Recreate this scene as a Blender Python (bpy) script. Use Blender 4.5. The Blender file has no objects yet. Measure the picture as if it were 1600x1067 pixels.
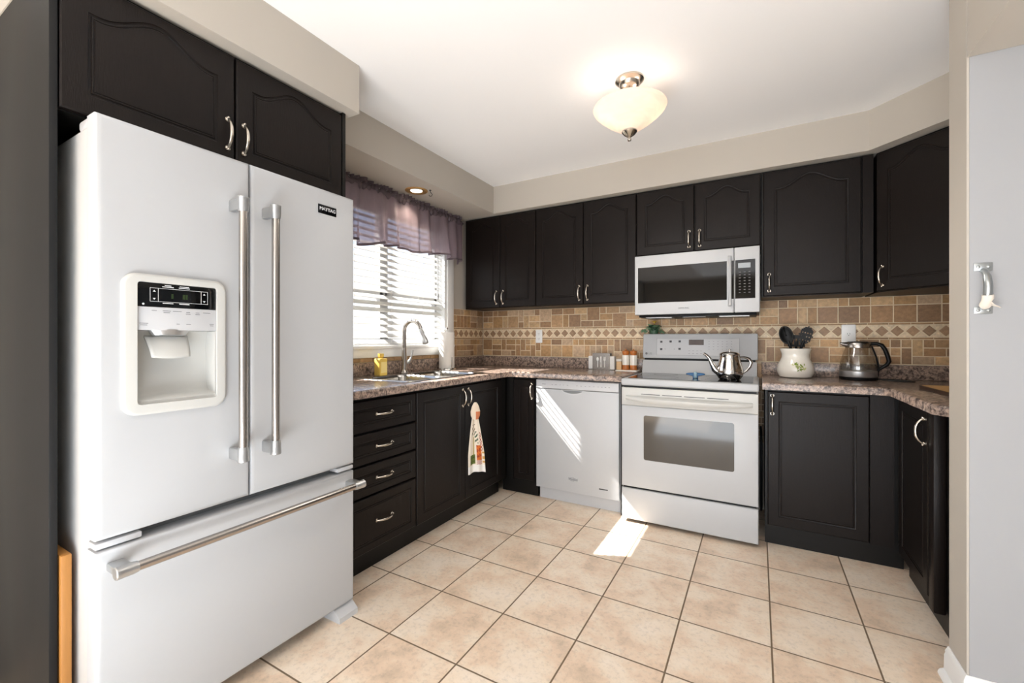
import bpy, bmesh, math, random
from mathutils import Vector, Matrix
random.seed(7)
SC = bpy.context.scene
COL = SC.collection
PI = math.pi
R = math.radians

# ------------------------------------------------------------------ camera
cam_d = bpy.data.cameras.new('camera')
cam = bpy.data.objects.new('camera', cam_d); COL.objects.link(cam)
cam.location = (0, 0, 1.157); cam.rotation_euler = (R(90), 0, R(29.6))
cam_d.sensor_width = 36; cam_d.lens = 676 / 1600 * 36; cam_d.shift_y = -4.5 / 1600
cam_d.clip_start = 0.02
SC.camera = cam

# ------------------------------------------------------------------ world, sun, exposure
SC.view_settings.view_transform = 'Standard'; SC.view_settings.look = 'None'
SC.view_settings.gamma = 1; SC.view_settings.exposure = 1.17
SC.view_settings.use_curve_mapping = False
world = bpy.data.worlds.new('world'); SC.world = world; world.use_nodes = True
wn = world.node_tree; wn.nodes.clear()
w_out = wn.nodes.new('ShaderNodeOutputWorld'); w_bg = wn.nodes.new('ShaderNodeBackground')
w_tc = wn.nodes.new('ShaderNodeTexCoord'); w_sep = wn.nodes.new('ShaderNodeSeparateXYZ')
w_rmp = wn.nodes.new('ShaderNodeValToRGB')
wn.links.new(w_tc.outputs['Generated'], w_sep.inputs[0]); wn.links.new(w_sep.outputs['Z'], w_rmp.inputs[0])
w_rmp.color_ramp.elements[0].position = 0.0; w_rmp.color_ramp.elements[0].color = (0.95, 0.95, 0.93, 1)
w_rmp.color_ramp.elements[1].position = 0.30; w_rmp.color_ramp.elements[1].color = (0.42, 0.58, 0.92, 1)
wn.links.new(w_rmp.outputs[0], w_bg.inputs[0]); w_bg.inputs[1].default_value = 0.85
wn.links.new(w_bg.outputs[0], w_out.inputs[0])

def lamp(name, kind, loc, energy, color=(1, 1, 1), aim=None, size=None, size_y=None):
    d = bpy.data.lights.new(name, kind); d.energy = energy; d.color = color
    o = bpy.data.objects.new(name, d); COL.objects.link(o); o.location = loc
    if aim is not None:
        o.rotation_euler = Vector(aim).to_track_quat('-Z', 'Y').to_euler()
    if kind == 'AREA':
        d.size = size
        if size_y: d.shape = 'RECTANGLE'; d.size_y = size_y
    elif kind == 'POINT' and size: d.shadow_soft_size = size
    return o
SUN_DIR = (1.0, 0.40, -1.09)
sun = lamp('sun', 'SUN', (-6, -2, 6), 15.0, (1.0, 0.97, 0.92), SUN_DIR); sun.data.angle = R(0.5)
# added fill lamps out of view
lamp('rear_fill', 'AREA', (-0.2, -3.75, 1.15), 52, (0.92, 0.95, 1.0), (0, 1, 0.0), 3.6, 1.5)  # added frontal fill aimed at the back wall
lamp('ceiling_uplight_fill', 'AREA', (-0.45, -0.10, 0.05), 36, (0.82, 0.91, 1.0), (0.0, 0.42, 1), 1.3, 1.5)  # added uplight near the floor, brightens the ceiling

lamp('overhead_fill', 'AREA', (0.0, -0.15, 2.37), 8, (0.88, 0.94, 1.0), (-0.12, 0.30, -1), 2.2, 1.7)  # added downward fill under the ceiling, brightens the floor

# ------------------------------------------------------------------ materials
def new_mat(name):
    m = bpy.data.materials.new(name); m.use_nodes = True
    nt = m.node_tree; b = nt.nodes['Principled BSDF']
    return m, nt, b
def srgb(r, g, b):
    f = lambda c: (c / 255 / 12.92) if c / 255 <= 0.04045 else ((c / 255 + 0.055) / 1.055) ** 2.4
    return (f(r), f(g), f(b), 1)
def plain(name, col, rough=0.5, metal=0.0, coat=0.0, noise=0.0, nscale=40, bump=0.0, bscale=200, spec=0.5, stretch=None):
    m, nt, b = new_mat(name)
    b.inputs['Base Color'].default_value = col; b.inputs['Roughness'].default_value = rough
    b.inputs['Metallic'].default_value = metal; b.inputs['Coat Weight'].default_value = coat
    b.inputs['Specular IOR Level'].default_value = spec
    tc = nt.nodes.new('ShaderNodeTexCoord'); src = tc.outputs['Object']
    if stretch:
        mp = nt.nodes.new('ShaderNodeMapping'); mp.inputs['Scale'].default_value = stretch
        nt.links.new(src, mp.inputs[0]); src = mp.outputs[0]
    if noise > 0:
        n = nt.nodes.new('ShaderNodeTexNoise'); n.inputs['Scale'].default_value = nscale; n.inputs['Detail'].default_value = 4
        nt.links.new(src, n.inputs['Vector'])
        mx = nt.nodes.new('ShaderNodeMix'); mx.data_type = 'RGBA'
        mx.inputs[6].default_value = tuple(c * (1 - noise) for c in col[:3]) + (1,)
        mx.inputs[7].default_value = tuple(min(1, c * (1 + noise)) for c in col[:3]) + (1,)
        nt.links.new(n.outputs[0], mx.inputs[0]); nt.links.new(mx.outputs[2], b.inputs['Base Color'])
    if bump > 0:
        n2 = nt.nodes.new('ShaderNodeTexNoise'); n2.inputs['Scale'].default_value = bscale; n2.inputs['Detail'].default_value = 3
        nt.links.new(src, n2.inputs['Vector'])
        bp = nt.nodes.new('ShaderNodeBump'); bp.inputs['Strength'].default_value = bump; bp.inputs['Distance'].default_value = 0.002
        nt.links.new(n2.outputs[0], bp.inputs['Height']); nt.links.new(bp.outputs[0], b.inputs['Normal'])
    return m
M = {}
M['wall'] = plain('beige_wall_paint', srgb(187, 180, 169), 0.75, noise=0.02, nscale=3, bump=0.08, bscale=300)
M['wall_pale'] = plain('pale_grey_wall_paint', srgb(163, 164, 166), 0.7, noise=0.015, nscale=3, bump=0.06, bscale=300)
M['ceiling'] = plain('ceiling_paint', srgb(246, 246, 246), 0.85, noise=0.01, nscale=2, bump=0.06, bscale=400)
M['trim'] = plain('white_trim_paint', srgb(236, 236, 234), 0.35, noise=0.01, bump=0.02)
M['cab'] = plain('espresso_painted_oak', srgb(22, 16, 13), 0.38, noise=0.22, nscale=14, bump=0.35, bscale=60, stretch=(9, 9, 0.7), spec=0.2)
M['cab_in'] = plain('espresso_plain_panel', srgb(17, 15, 13), 0.42, noise=0.1, nscale=14, stretch=(9, 9, 0.7), spec=0.25)
M['panel'] = plain('charcoal_panel', srgb(32, 32, 32), 0.5, noise=0.08, nscale=6, bump=0.04, bscale=50, stretch=(6, 6, 0.6), spec=0.15)
M['white'] = plain('white_enamel', srgb(182, 183, 184), 0.42, coat=0.05, noise=0.01, bump=0.025, bscale=350)
M['white_warm'] = plain('ivory_plastic', srgb(195, 194, 189), 0.42, noise=0.01)
M['white_plastic'] = plain('white_plastic', srgb(191, 191, 192), 0.42, noise=0.01)
M['body_grey'] = plain('pebbled_grey_steel', srgb(190, 189, 186), 0.36, metal=0.0, noise=0.12, nscale=500, bump=0.3, bscale=700)
M['grey_gap'] = plain('grey_gasket', srgb(120, 122, 122), 0.6, noise=0.02)
M['steel'] = plain('brushed_steel', srgb(178, 172, 166), 0.27, metal=1.0, noise=0.08, nscale=30, stretch=(1, 1, 40))
M['steel_cap'] = plain('satin_aluminium', srgb(190, 191, 191), 0.36, metal=0.9, noise=0.03)
M['nickel'] = plain('satin_nickel', srgb(196, 188, 176), 0.24, metal=1.0, noise=0.04)
M['chrome'] = plain('polished_chrome', srgb(215, 212, 208), 0.10, metal=1.0, noise=0.02)
M['sink'] = plain('satin_sink_steel', srgb(196, 194, 190), 0.22, metal=1.0, noise=0.05, nscale=60, stretch=(1, 12, 1))
M['zinc'] = plain('zinc_plated_steel', srgb(176, 181, 182), 0.3, metal=0.9, noise=0.12, nscale=60)
M['black'] = plain('black_plastic', srgb(12, 12, 12), 0.45, noise=0.1, spec=0.22)
M['black_gloss'] = plain('black_gloss_panel', srgb(10, 11, 12), 0.04, noise=0.1, spec=0.3)
M['cooktop'] = plain('black_glass_ceramic', srgb(22, 22, 23), 0.05, noise=0.15, nscale=900, spec=0.8)
M['oven_glass'] = plain('smoked_oven_glass', srgb(78, 73, 66), 0.07, noise=0.12, nscale=5, spec=0.3)
M['ink'] = plain('grey_ink', srgb(110, 110, 112), 0.6, noise=0.02)
M['ink_dark'] = plain('dark_ink', srgb(60, 60, 62), 0.6, noise=0.02)
M['ink_white'] = plain('white_ink', srgb(215, 215, 215), 0.6, noise=0.02)
M['lcd_grey'] = plain('grey_lcd', srgb(150, 156, 160), 0.15, noise=0.08, nscale=90)
M['lcd_green'] = plain('dim_green_lcd', srgb(36, 52, 22), 0.3, noise=0.05)
M['lcd_brown'] = plain('brown_clock_display', srgb(66, 52, 50), 0.15, noise=0.05)
M['bamboo'] = plain('honey_wood', srgb(172, 118, 58), 0.5, noise=0.14, nscale=20, stretch=(8, 8, 0.6))
M['board'] = plain('maple_board', srgb(196, 152, 96), 0.45, noise=0.14, nscale=14, stretch=(1, 9, 4))
M['walnut'] = plain('dark_board_edge', srgb(62, 38, 24), 0.5, noise=0.1)
M['wood_orange'] = plain('turned_orange_wood', srgb(178, 104, 44), 0.35, noise=0.2, nscale=30, stretch=(1, 1, 6))
M['wood_pale'] = plain('pale_wood', srgb(214, 176, 130), 0.5, noise=0.1, nscale=20)
M['ceramic'] = plain('cream_glazed_ceramic', srgb(232, 226, 214), 0.14, coat=0.4, noise=0.01)
M['leaf'] = plain('green_leaf', srgb(122, 154, 120), 0.55, noise=0.3, nscale=60)
M['leaf_dark'] = plain('dark_green_leaf', srgb(44, 76, 54), 0.5, noise=0.3, nscale=60)
M['leaf_olive'] = plain('olive_decal', srgb(120, 138, 40), 0.3, noise=0.3, nscale=120)
M['leaf_pale'] = plain('pale_olive_decal', srgb(190, 190, 130), 0.3, noise=0.2, nscale=120)
M['yellow_petal'] = plain('yellow_flower', srgb(196, 160, 60), 0.5, noise=0.2, nscale=80)
M['blue'] = plain('blue_glazed_plastic', srgb(58, 104, 150), 0.22, noise=0.2, nscale=60)
M['blue_pale'] = plain('pale_blue_band', srgb(140, 170, 186), 0.25, noise=0.1, nscale=60)
M['soap'] = plain('amber_liquid_soap', srgb(230, 194, 96), 0.12, noise=0.05)
M['soap_label'] = plain('pale_soap_label', srgb(240, 216, 140), 0.4, noise=0.05)
M['paper'] = plain('white_paper', srgb(232, 229, 224), 0.9, noise=0.02, bump=0.2, bscale=120)
M['cord'] = plain('black_cord', srgb(16, 15, 14), 0.5, noise=0.1)
M['brass'] = plain('brass_trim', srgb(206, 164, 100), 0.3, metal=0.7, noise=0.05)
M['tape'] = plain('cream_tape', srgb(228, 220, 208), 0.8, noise=0.05, bump=0.3, bscale=150)
M['rod'] = plain('dark_curtain_rod', srgb(40, 34, 36), 0.35, metal=0.5, noise=0.1)
M['grout'] = plain('cream_grout', srgb(226, 208, 178), 0.9, noise=0.06, nscale=80, bump=0.2)
M['snow'] = plain('pale_yard_ground', srgb(112, 110, 104), 0.9, noise=0.25, nscale=2)

def emit(name, col, strength):
    m, nt, b = new_mat(name)
    b.inputs['Base Color'].default_value = col; b.inputs['Emission Color'].default_value = col
    b.inputs['Emission Strength'].default_value = strength
    return m
M['bulb'] = emit('lit_bulb', (1.0, 0.92, 0.82, 1), 4.5)
M['led'] = emit('lit_downlight_lens', (1.0, 0.9, 0.74, 1), 3.0)

def glass_sheet(name, tint=(1, 1, 1), refl=0.08, rough=0.0, solid=0.0, solidcol=(1, 1, 1, 1)):
    m = bpy.data.materials.new(name); m.use_nodes = True; nt = m.node_tree; nt.nodes.clear()
    o = nt.nodes.new('ShaderNodeOutputMaterial'); t = nt.nodes.new('ShaderNodeBsdfTransparent'); t.inputs[0].default_value = tint + (1,)
    g = nt.nodes.new('ShaderNodeBsdfGlossy'); g.inputs['Roughness'].default_value = rough
    lw = nt.nodes.new('ShaderNodeLayerWeight'); pw_ = nt.nodes.new('ShaderNodeMath'); pw_.operation = 'POWER'; pw_.inputs[1].default_value = 4
    lw.inputs[0].default_value = 0.5; nt.links.new(lw.outputs['Facing'], pw_.inputs[0])
    fr = nt.nodes.new('ShaderNodeMath'); fr.operation = 'MULTIPLY_ADD'; fr.inputs[1].default_value = 0.6; fr.inputs[2].default_value = refl / 2
    nt.links.new(pw_.outputs[0], fr.inputs[0])
    mx = nt.nodes.new('ShaderNodeMixShader')
    nt.links.new(fr.outputs[0], mx.inputs[0]); nt.links.new(t.outputs[0], mx.inputs[1]); nt.links.new(g.outputs[0], mx.inputs[2])
    last = mx.outputs[0]
    if solid > 0:
        d = nt.nodes.new('ShaderNodeBsdfDiffuse'); d.inputs[0].default_value = solidcol
        m2 = nt.nodes.new('ShaderNodeMixShader'); m2.inputs[0].default_value = solid
        nt.links.new(last, m2.inputs[1]); nt.links.new(d.outputs[0], m2.inputs[2]); last = m2.outputs[0]
    nt.links.new(last, o.inputs[0])
    return m
M['pane'] = glass_sheet('window_glass')
M['kettle_glass'] = glass_sheet('kettle_glass', (0.86, 0.86, 0.85), refl=0.22)
M['water'] = glass_sheet('kettle_water', (0.93, 0.94, 0.93))

def translucent(name, col, trans_col, tfac, clear=0.0, noise=0.0, nscale=20, emission=0.0, stretch=None):
    m = bpy.data.materials.new(name); m.use_nodes = True; nt = m.node_tree; nt.nodes.clear()
    o = nt.nodes.new('ShaderNodeOutputMaterial'); d = nt.nodes.new('ShaderNodeBsdfPrincipled'); d.inputs['Roughness'].default_value = 0.5
    d.inputs['Base Color'].default_value = col
    t = nt.nodes.new('ShaderNodeBsdfTranslucent'); t.inputs[0].default_value = trans_col
    mx = nt.nodes.new('ShaderNodeMixShader'); mx.inputs[0].default_value = tfac
    nt.links.new(d.outputs[0], mx.inputs[1]); nt.links.new(t.outputs[0], mx.inputs[2]); last = mx.outputs[0]
    if noise > 0:
        tc = nt.nodes.new('ShaderNodeTexCoord'); n = nt.nodes.new('ShaderNodeTexNoise'); n.inputs['Scale'].default_value = nscale
        n.inputs['Detail'].default_value = 4; n.inputs['Distortion'].default_value = 1.2
        mp = nt.nodes.new('ShaderNodeMapping'); mp.inputs['Scale'].default_value = stretch or (1, 1, 1)
        nt.links.new(tc.outputs['Object'], mp.inputs[0]); nt.links.new(mp.outputs[0], n.inputs['Vector'])
        for base, sock in ((col, d.inputs['Base Color']), (trans_col, t.inputs[0])):
            mc = nt.nodes.new('ShaderNodeMix'); mc.data_type = 'RGBA'
            mc.inputs[6].default_value = tuple(c * (1 - noise) for c in base[:3]) + (1,)
            mc.inputs[7].default_value = tuple(min(1, c * (1 + noise)) for c in base[:3]) + (1,)
            nt.links.new(n.outputs[0], mc.inputs[0]); nt.links.new(mc.outputs[2], sock)
    if emission > 0:
        d.inputs['Emission Color'].default_value = (1.0, 0.85, 0.72, 1); d.inputs['Emission Strength'].default_value = emission
    if clear > 0:
        c = nt.nodes.new('ShaderNodeBsdfTransparent'); m2 = nt.nodes.new('ShaderNodeMixShader'); m2.inputs[0].default_value = clear
        nt.links.new(last, m2.inputs[1]); nt.links.new(c.outputs[0], m2.inputs[2]); last = m2.outputs[0]
    nt.links.new(last, o.inputs[0])
    return m
M['slat'] = translucent('white_blind_slat', srgb(238, 238, 236), srgb(230, 228, 222), 0.35, noise=0.01)
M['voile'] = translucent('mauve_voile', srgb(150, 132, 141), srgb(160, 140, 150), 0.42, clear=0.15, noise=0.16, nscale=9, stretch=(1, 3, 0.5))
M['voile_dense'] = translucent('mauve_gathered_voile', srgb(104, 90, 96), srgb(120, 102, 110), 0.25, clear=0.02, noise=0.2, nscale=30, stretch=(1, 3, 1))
M['alabaster'] = translucent('alabaster_glass', srgb(240, 228, 218), srgb(250, 224, 208), 0.55, noise=0.16, nscale=9, emission=0.22, stretch=(1, 1, 4))

# floor tiles: square grid laid from world coordinates
def floor_mat():
    m, nt, b = new_mat('beige_ceramic_floor_tile')
    N = nt.nodes.new; L = nt.links.new
    tc = N('ShaderNodeTexCoord'); sp = N('ShaderNodeSeparateXYZ'); L(tc.outputs['Object'], sp.inputs[0])
    pitch = 0.3259
    def axis(out, off):
        a = N('ShaderNodeMath'); a.operation = 'SUBTRACT'; a.inputs[1].default_value = off; L(out, a.inputs[0])
        d = N('ShaderNodeMath'); d.operation = 'DIVIDE'; d.inputs[1].default_value = pitch; L(a.outputs[0], d.inputs[0])
        fr = N('ShaderNodeMath'); fr.operation = 'FRACT'; L(d.outputs[0], fr.inputs[0])
        s = N('ShaderNodeMath'); s.operation = 'SUBTRACT'; s.inputs[1].default_value = 0.5; L(fr.outputs[0], s.inputs[0])
        ab = N('ShaderNodeMath'); ab.operation = 'ABSOLUTE'; L(s.outputs[0], ab.inputs[0])
        fl = N('ShaderNodeMath'); fl.operation = 'FLOOR'; L(d.outputs[0], fl.inputs[0])
        return ab.outputs[0], fl.outputs[0]
    ax, ix = axis(sp.outputs['X'], -1.584); ay, iy = axis(sp.outputs['Y'], 2.542)
    mxm = N('ShaderNodeMath'); mxm.operation = 'MAXIMUM'; L(ax, mxm.inputs[0]); L(ay, mxm.inputs[1])
    g = N('ShaderNodeMapRange'); g.inputs[1].default_value = 0.4885; g.inputs[2].default_value = 0.4925; L(mxm.outputs[0], g.inputs[0])
    cb = N('ShaderNodeCombineXYZ'); L(ix, cb.inputs[0]); L(iy, cb.inputs[1])
    wn_ = N('ShaderNodeTexWhiteNoise'); wn_.noise_dimensions = '3D'; L(cb.outputs[0], wn_.inputs['Vector'])
    ad = N('ShaderNodeVectorMath'); ad.operation = 'ADD'; L(tc.outputs['Object'], ad.inputs[0]); L(wn_.outputs['Color'], ad.inputs[1])
    n1 = N('ShaderNodeTexNoise'); n1.inputs['Scale'].default_value = 5; n1.inputs['Detail'].default_value = 6; n1.inputs['Roughness'].default_value = 0.62
    L(ad.outputs[0], n1.inputs['Vector'])
    r1 = N('ShaderNodeValToRGB'); cr = r1.color_ramp
    cr.elements[0].position = 0.30; cr.elements[0].color = srgb(212, 190, 166)
    cr.elements[1].position = 0.68; cr.elements[1].color = srgb(248, 233, 215)
    e = cr.elements.new(0.44); e.color = srgb(236, 211, 186)
    e = cr.elements.new(0.54); e.color = srgb(243, 225, 203)
    L(n1.outputs[0], r1.inputs[0])
    n2 = N('ShaderNodeTexNoise'); n2.inputs['Scale'].default_value = 60; n2.inputs['Detail'].default_value = 6; n2.inputs['Roughness'].default_value = 0.7; L(ad.outputs[0], n2.inputs['Vector'])
    r2 = N('ShaderNodeMapRange'); r2.inputs[1].default_value = 0.36; r2.inputs[2].default_value = 0.5; r2.inputs[3].default_value = 0.86; r2.inputs[4].default_value = 1.0; L(n2.outputs[0], r2.inputs[0])
    mu = N('ShaderNodeMix'); mu.data_type = 'RGBA'; mu.blend_type = 'MULTIPLY'; mu.inputs[0].default_value = 1
    L(r1.outputs[0], mu.inputs[6]); L(r2.outputs[0], mu.inputs[7])
    mg = N('ShaderNodeMix'); mg.data_type = 'RGBA'; L(g.outputs[0], mg.inputs[0]); L(mu.outputs[2], mg.inputs[6]); mg.inputs[7].default_value = srgb(120, 100, 78)
    L(mg.outputs[2], b.inputs['Base Color'])
    rr = N('ShaderNodeMapRange'); rr.inputs[3].default_value = 0.34; rr.inputs[4].default_value = 0.8; L(g.outputs[0], rr.inputs[0]); L(rr.outputs[0], b.inputs['Roughness'])
    iv = N('ShaderNodeMath'); iv.operation = 'SUBTRACT'; iv.inputs[0].default_value = 1; L(g.outputs[0], iv.inputs[1])
    hn = N('ShaderNodeMath'); hn.operation = 'MULTIPLY_ADD'; hn.inputs[1].default_value = 0.12; L(n2.outputs[0], hn.inputs[0]); L(iv.outputs[0], hn.inputs[2])
    bp = N('ShaderNodeBump'); bp.inputs['Strength'].default_value = 0.35; bp.inputs['Distance'].default_value = 0.002; L(hn.outputs[0], bp.inputs['Height']); L(bp.outputs[0], b.inputs['Normal'])
    return m
M['floor'] = floor_mat()

def counter_mat():
    m, nt, b = new_mat('mottled_brown_laminate')
    N = nt.nodes.new; L = nt.links.new
    tc = N('ShaderNodeTexCoord')
    n1 = N('ShaderNodeTexNoise'); n1.inputs['Scale'].default_value = 46; n1.inputs['Detail'].default_value = 5; n1.inputs['Roughness'].default_value = 0.65; n1.inputs['Distortion'].default_value = 0.6
    L(tc.outputs['Object'], n1.inputs['Vector'])
    r = N('ShaderNodeValToRGB'); cr = r.color_ramp; cr.interpolation = 'LINEAR'
    cr.elements[0].position = 0.26; cr.elements[0].color = srgb(52, 44, 42)
    cr.elements[1].position = 0.76; cr.elements[1].color = srgb(214, 194, 172)
    for p, c in ((0.38, (92, 80, 74)), (0.46, (134, 117, 106)), (0.53, (152, 132, 120)), (0.60, (186, 160, 142)), (0.67, (126, 112, 100))):
        e = cr.elements.new(p); e.color = srgb(*c)
    L(n1.outputs[0], r.inputs[0])
    v = N('ShaderNodeTexVoronoi'); v.inputs['Scale'].default_value = 150; L(tc.outputs['Object'], v.inputs['Vector'])
    sp = N('ShaderNodeSeparateXYZ'); L(v.outputs['Color'], sp.inputs[0])
    st = N('ShaderNodeMapRange'); st.inputs[1].default_value = 0.72; st.inputs[2].default_value = 0.95; L(sp.outputs[0], st.inputs[0])
    mm = N('ShaderNodeMath'); mm.operation = 'MULTIPLY'; mm.inputs[1].default_value = 0.65; L(st.outputs[0], mm.inputs[0])
    mx = N('ShaderNodeMix'); mx.data_type = 'RGBA'; L(mm.outputs[0], mx.inputs[0]); L(r.outputs[0], mx.inputs[6]); mx.inputs[7].default_value = srgb(66, 56, 54)
    L(mx.outputs[2], b.inputs['Base Color'])
    b.inputs['Roughness'].default_value = 0.22; b.inputs['Specular IOR Level'].default_value = 0.5
    return m
M['counter'] = counter_mat()

def tile_mat():
    m, nt, b = new_mat('tumbled_travertine_tile')
    N = nt.nodes.new; L = nt.links.new
    at = N('ShaderNodeVertexColor'); at.layer_name = 'tint'
    tc = N('ShaderNodeTexCoord')
    n = N('ShaderNodeTexNoise'); n.inputs['Scale'].default_value = 45; n.inputs['Detail'].default_value = 6; n.inputs['Roughness'].default_value = 0.7; L(tc.outputs['Object'], n.inputs['Vector'])
    mr = N('ShaderNodeMapRange'); mr.inputs[1].default_value = 0.3; mr.inputs[2].default_value = 0.7; mr.inputs[3].default_value = 0.72; mr.inputs[4].default_value = 1.22; L(n.outputs[0], mr.inputs[0])
    mu = N('ShaderNodeMix'); mu.data_type = 'RGBA'; mu.blend_type = 'MULTIPLY'; mu.inputs[0].default_value = 1; L(at.outputs[0], mu.inputs[6]); L(mr.outputs[0], mu.inputs[7])
    L(mu.outputs[2], b.inputs['Base Color']); b.inputs['Roughness'].default_value = 0.5
    bp = N('ShaderNodeBump'); bp.inputs['Strength'].default_value = 0.4; bp.inputs['Distance'].default_value = 0.002; L(n.outputs[0], bp.inputs['Height']); L(bp.outputs[0], b.inputs['Normal'])
    return m
M['tile'] = tile_mat()
def vcol_mat(name, rough=0.85):
    m, nt, b = new_mat(name)
    at = nt.nodes.new('ShaderNodeVertexColor'); at.layer_name = 'tint'
    nt.links.new(at.outputs[0], b.inputs['Base Color']); b.inputs['Roughness'].default_value = rough
    return m
M['towel'] = vcol_mat('printed_cotton_towel')

# ------------------------------------------------------------------ mesh helpers
def offset_loop(P, d):
    """inward offset of a counter-clockwise polygon"""
    n = len(P); out = []
    for i in range(n):
        a, b, c = P[i - 1], P[i], P[(i + 1) % n]
        e1 = Vector((b[0] - a[0], b[1] - a[1])); e2 = Vector((c[0] - b[0], c[1] - b[1]))
        if e1.length < 1e-9: e1 = e2
        if e2.length < 1e-9: e2 = e1
        e1.normalize(); e2.normalize()
        n1 = Vector((-e1.y, e1.x)); n2 = Vector((-e2.y, e2.x)); m = n1 + n2
        if m.length < 1e-6: m = n1
        m.normalize(); k = d / max(0.35, m.dot(n1))
        out.append((b[0] + m.x * k, b[1] + m.y * k))
    return out
def rrect(x0, x1, z0, z1, r, n=6):
    P = []
    for cx, cz, a0 in ((x1 - r, z0 + r, -90), (x1 - r, z1 - r, 0), (x0 + r, z1 - r, 90), (x0 + r, z0 + r, 180)):
        for k in range(n + 1):
            a = R(a0 + 90 * k / n); P.append((cx + r * math.cos(a), cz + r * math.sin(a)))
    return P
def rect(x0, x1, z0, z1): return [(x0, z0), (x1, z0), (x1, z1), (x0, z1)]

class MB:
    def __init__(s): s.bm = bmesh.new()
    def box(s, x0, x1, y0, y1, z0, z1, r=0.0, seg=2):
        x0, x1 = min(x0, x1), max(x0, x1); y0, y1 = min(y0, y1), max(y0, y1); z0, z1 = min(z0, z1), max(z0, z1)
        b = bmesh.new() if r > 0 else s.bm
        v = [b.verts.new(p) for p in ((x0, y0, z0), (x1, y0, z0), (x1, y1, z0), (x0, y1, z0), (x0, y0, z1), (x1, y0, z1), (x1, y1, z1), (x0, y1, z1))]
        for f in ((0, 3, 2, 1), (4, 5, 6, 7), (0, 1, 5, 4), (1, 2, 6, 5), (2, 3, 7, 6), (3, 0, 4, 7)): b.faces.new([v[i] for i in f])
        if r > 0:
            r = min(r, 0.49 * min(x1 - x0, y1 - y0, z1 - z0))
            bmesh.ops.bevel(b, geom=b.edges[:], offset=r, segments=seg, profile=0.5, affect='EDGES')
            s.merge(b)
        return s
    def merge(s, b, mat=None):
        if mat is not None: b.transform(mat)
        mp = {}
        for v in b.verts: mp[v] = s.bm.verts.new(v.co)
        for f in b.faces:
            try: s.bm.faces.new([mp[v] for v in f.verts])
            except ValueError: pass
        b.free(); return s
    def add(s, other, mat=None): return s.merge(other.bm, mat)
    def ring(s, pts): return [s.bm.verts.new(p) for p in pts]
    def bridge(s, a, b):
        n = len(a)
        for i in range(n):
            try: s.bm.faces.new((a[i], a[(i + 1) % n], b[(i + 1) % n], b[i]))
            except ValueError: pass
    def fill(s, *loops):
        if len(loops) == 1:
            try: s.bm.faces.new(loops[0]); return
            except ValueError: pass
        ed = []
        for l in loops:
            for i in range(len(l)):
                a, b = l[i], l[(i + 1) % len(l)]
                e = s.bm.edges.get((a, b)) or s.bm.edges.new((a, b)); ed.append(e)
        bmesh.ops.triangle_fill(s.bm, use_beauty=True, use_dissolve=False, edges=ed)
    def plate(s, outer, f, d, hole=None, ch=0.0, seg=3, hole_ch=0.0, back=True):
        """outer: CCW polygon (u,v); f(u,v,w)->xyz, front at w=0, back at w=d; chamfered front rim"""
        prev = None; first = None
        steps = [(ch * (1 - math.sin(PI / 2 * k / seg)), ch * (1 - math.cos(PI / 2 * k / seg))) for k in range(seg + 1)] if ch > 0 else [(0, 0)]
        for off, w in steps:
            l = s.ring([f(u, v, w) for u, v in (offset_loop(outer, off) if off > 0 else outer)])
            if first is None: first = l
            else: s.bridge(prev, l)
            prev = l
        bk = s.ring([f(u, v, d) for u, v in outer]); s.bridge(prev, bk)
        if hole:
            h0 = s.ring([f(u, v, 0) for u, v in hole]); h1 = s.ring([f(u, v, d) for u, v in hole]); s.bridge(h1, h0)
            s.fill(first, h0)
            if back: s.fill(bk, h1)
        else:
            s.fill(first)
            if back: s.fill(bk)
        return s
    def tube(s, pts, rad, n=12, caps=True, flat=None):
        pts = [Vector(p) for p in pts]; m = len(pts)
        rad = rad if isinstance(rad, (list, tuple)) else [rad] * m
        t0 = (pts[1] - pts[0]).normalized()
        up = Vector((0, 0, 1)) if abs(t0.z) < 0.9 else Vector((1, 0, 0))
        nrm = (up - t0 * up.dot(t0)).normalized(); prev = None; rings = []
        for i, p in enumerate(pts):
            t = (pts[min(i + 1, m - 1)] - pts[max(i - 1, 0)])
            t = t.normalized() if t.length > 1e-9 else t0
            nrm = (nrm - t * nrm.dot(t)); nrm = nrm.normalized() if nrm.length > 1e-6 else Vector((1, 0, 0))
            bn = t.cross(nrm)
            fx, fy = flat if flat else (1, 1)
            rings.append(s.ring([p + (nrm * math.cos(2 * PI * k / n) * fx + bn * math.sin(2 * PI * k / n) * fy) * rad[i] for k in range(n)]))
        for a, b in zip(rings, rings[1:]): s.bridge(a, b)
        if caps: s.fill(rings[0][::-1]); s.fill(rings[-1])
        return s
    def cyl(s, p0, p1, r, n=20, r1=None): return s.tube([p0, p1], [r, r if r1 is None else r1], n)
    def lathe(s, prof, c=(0, 0, 0), n=32, cap0=True, cap1=True, sx=1, sy=1):
        rings = [s.ring([(c[0] + r * sx * math.cos(2 * PI * k / n), c[1] + r * sy * math.sin(2 * PI * k / n), c[2] + z) for k in range(n)]) for r, z in prof]
        for a, b in zip(rings, rings[1:]): s.bridge(a, b)
        if cap0: s.fill(rings[0][::-1])
        if cap1: s.fill(rings[-1])
        return s
    def ball(s, c, r, n=12, sc=(1, 1, 1)):
        b = bmesh.new(); bmesh.ops.create_uvsphere(b, u_segments=n, v_segments=max(6, n // 2), radius=r)
        b.transform(Matrix.Translation(c) @ Matrix.Diagonal((sc[0], sc[1], sc[2], 1))); return s.merge(b)
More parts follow.
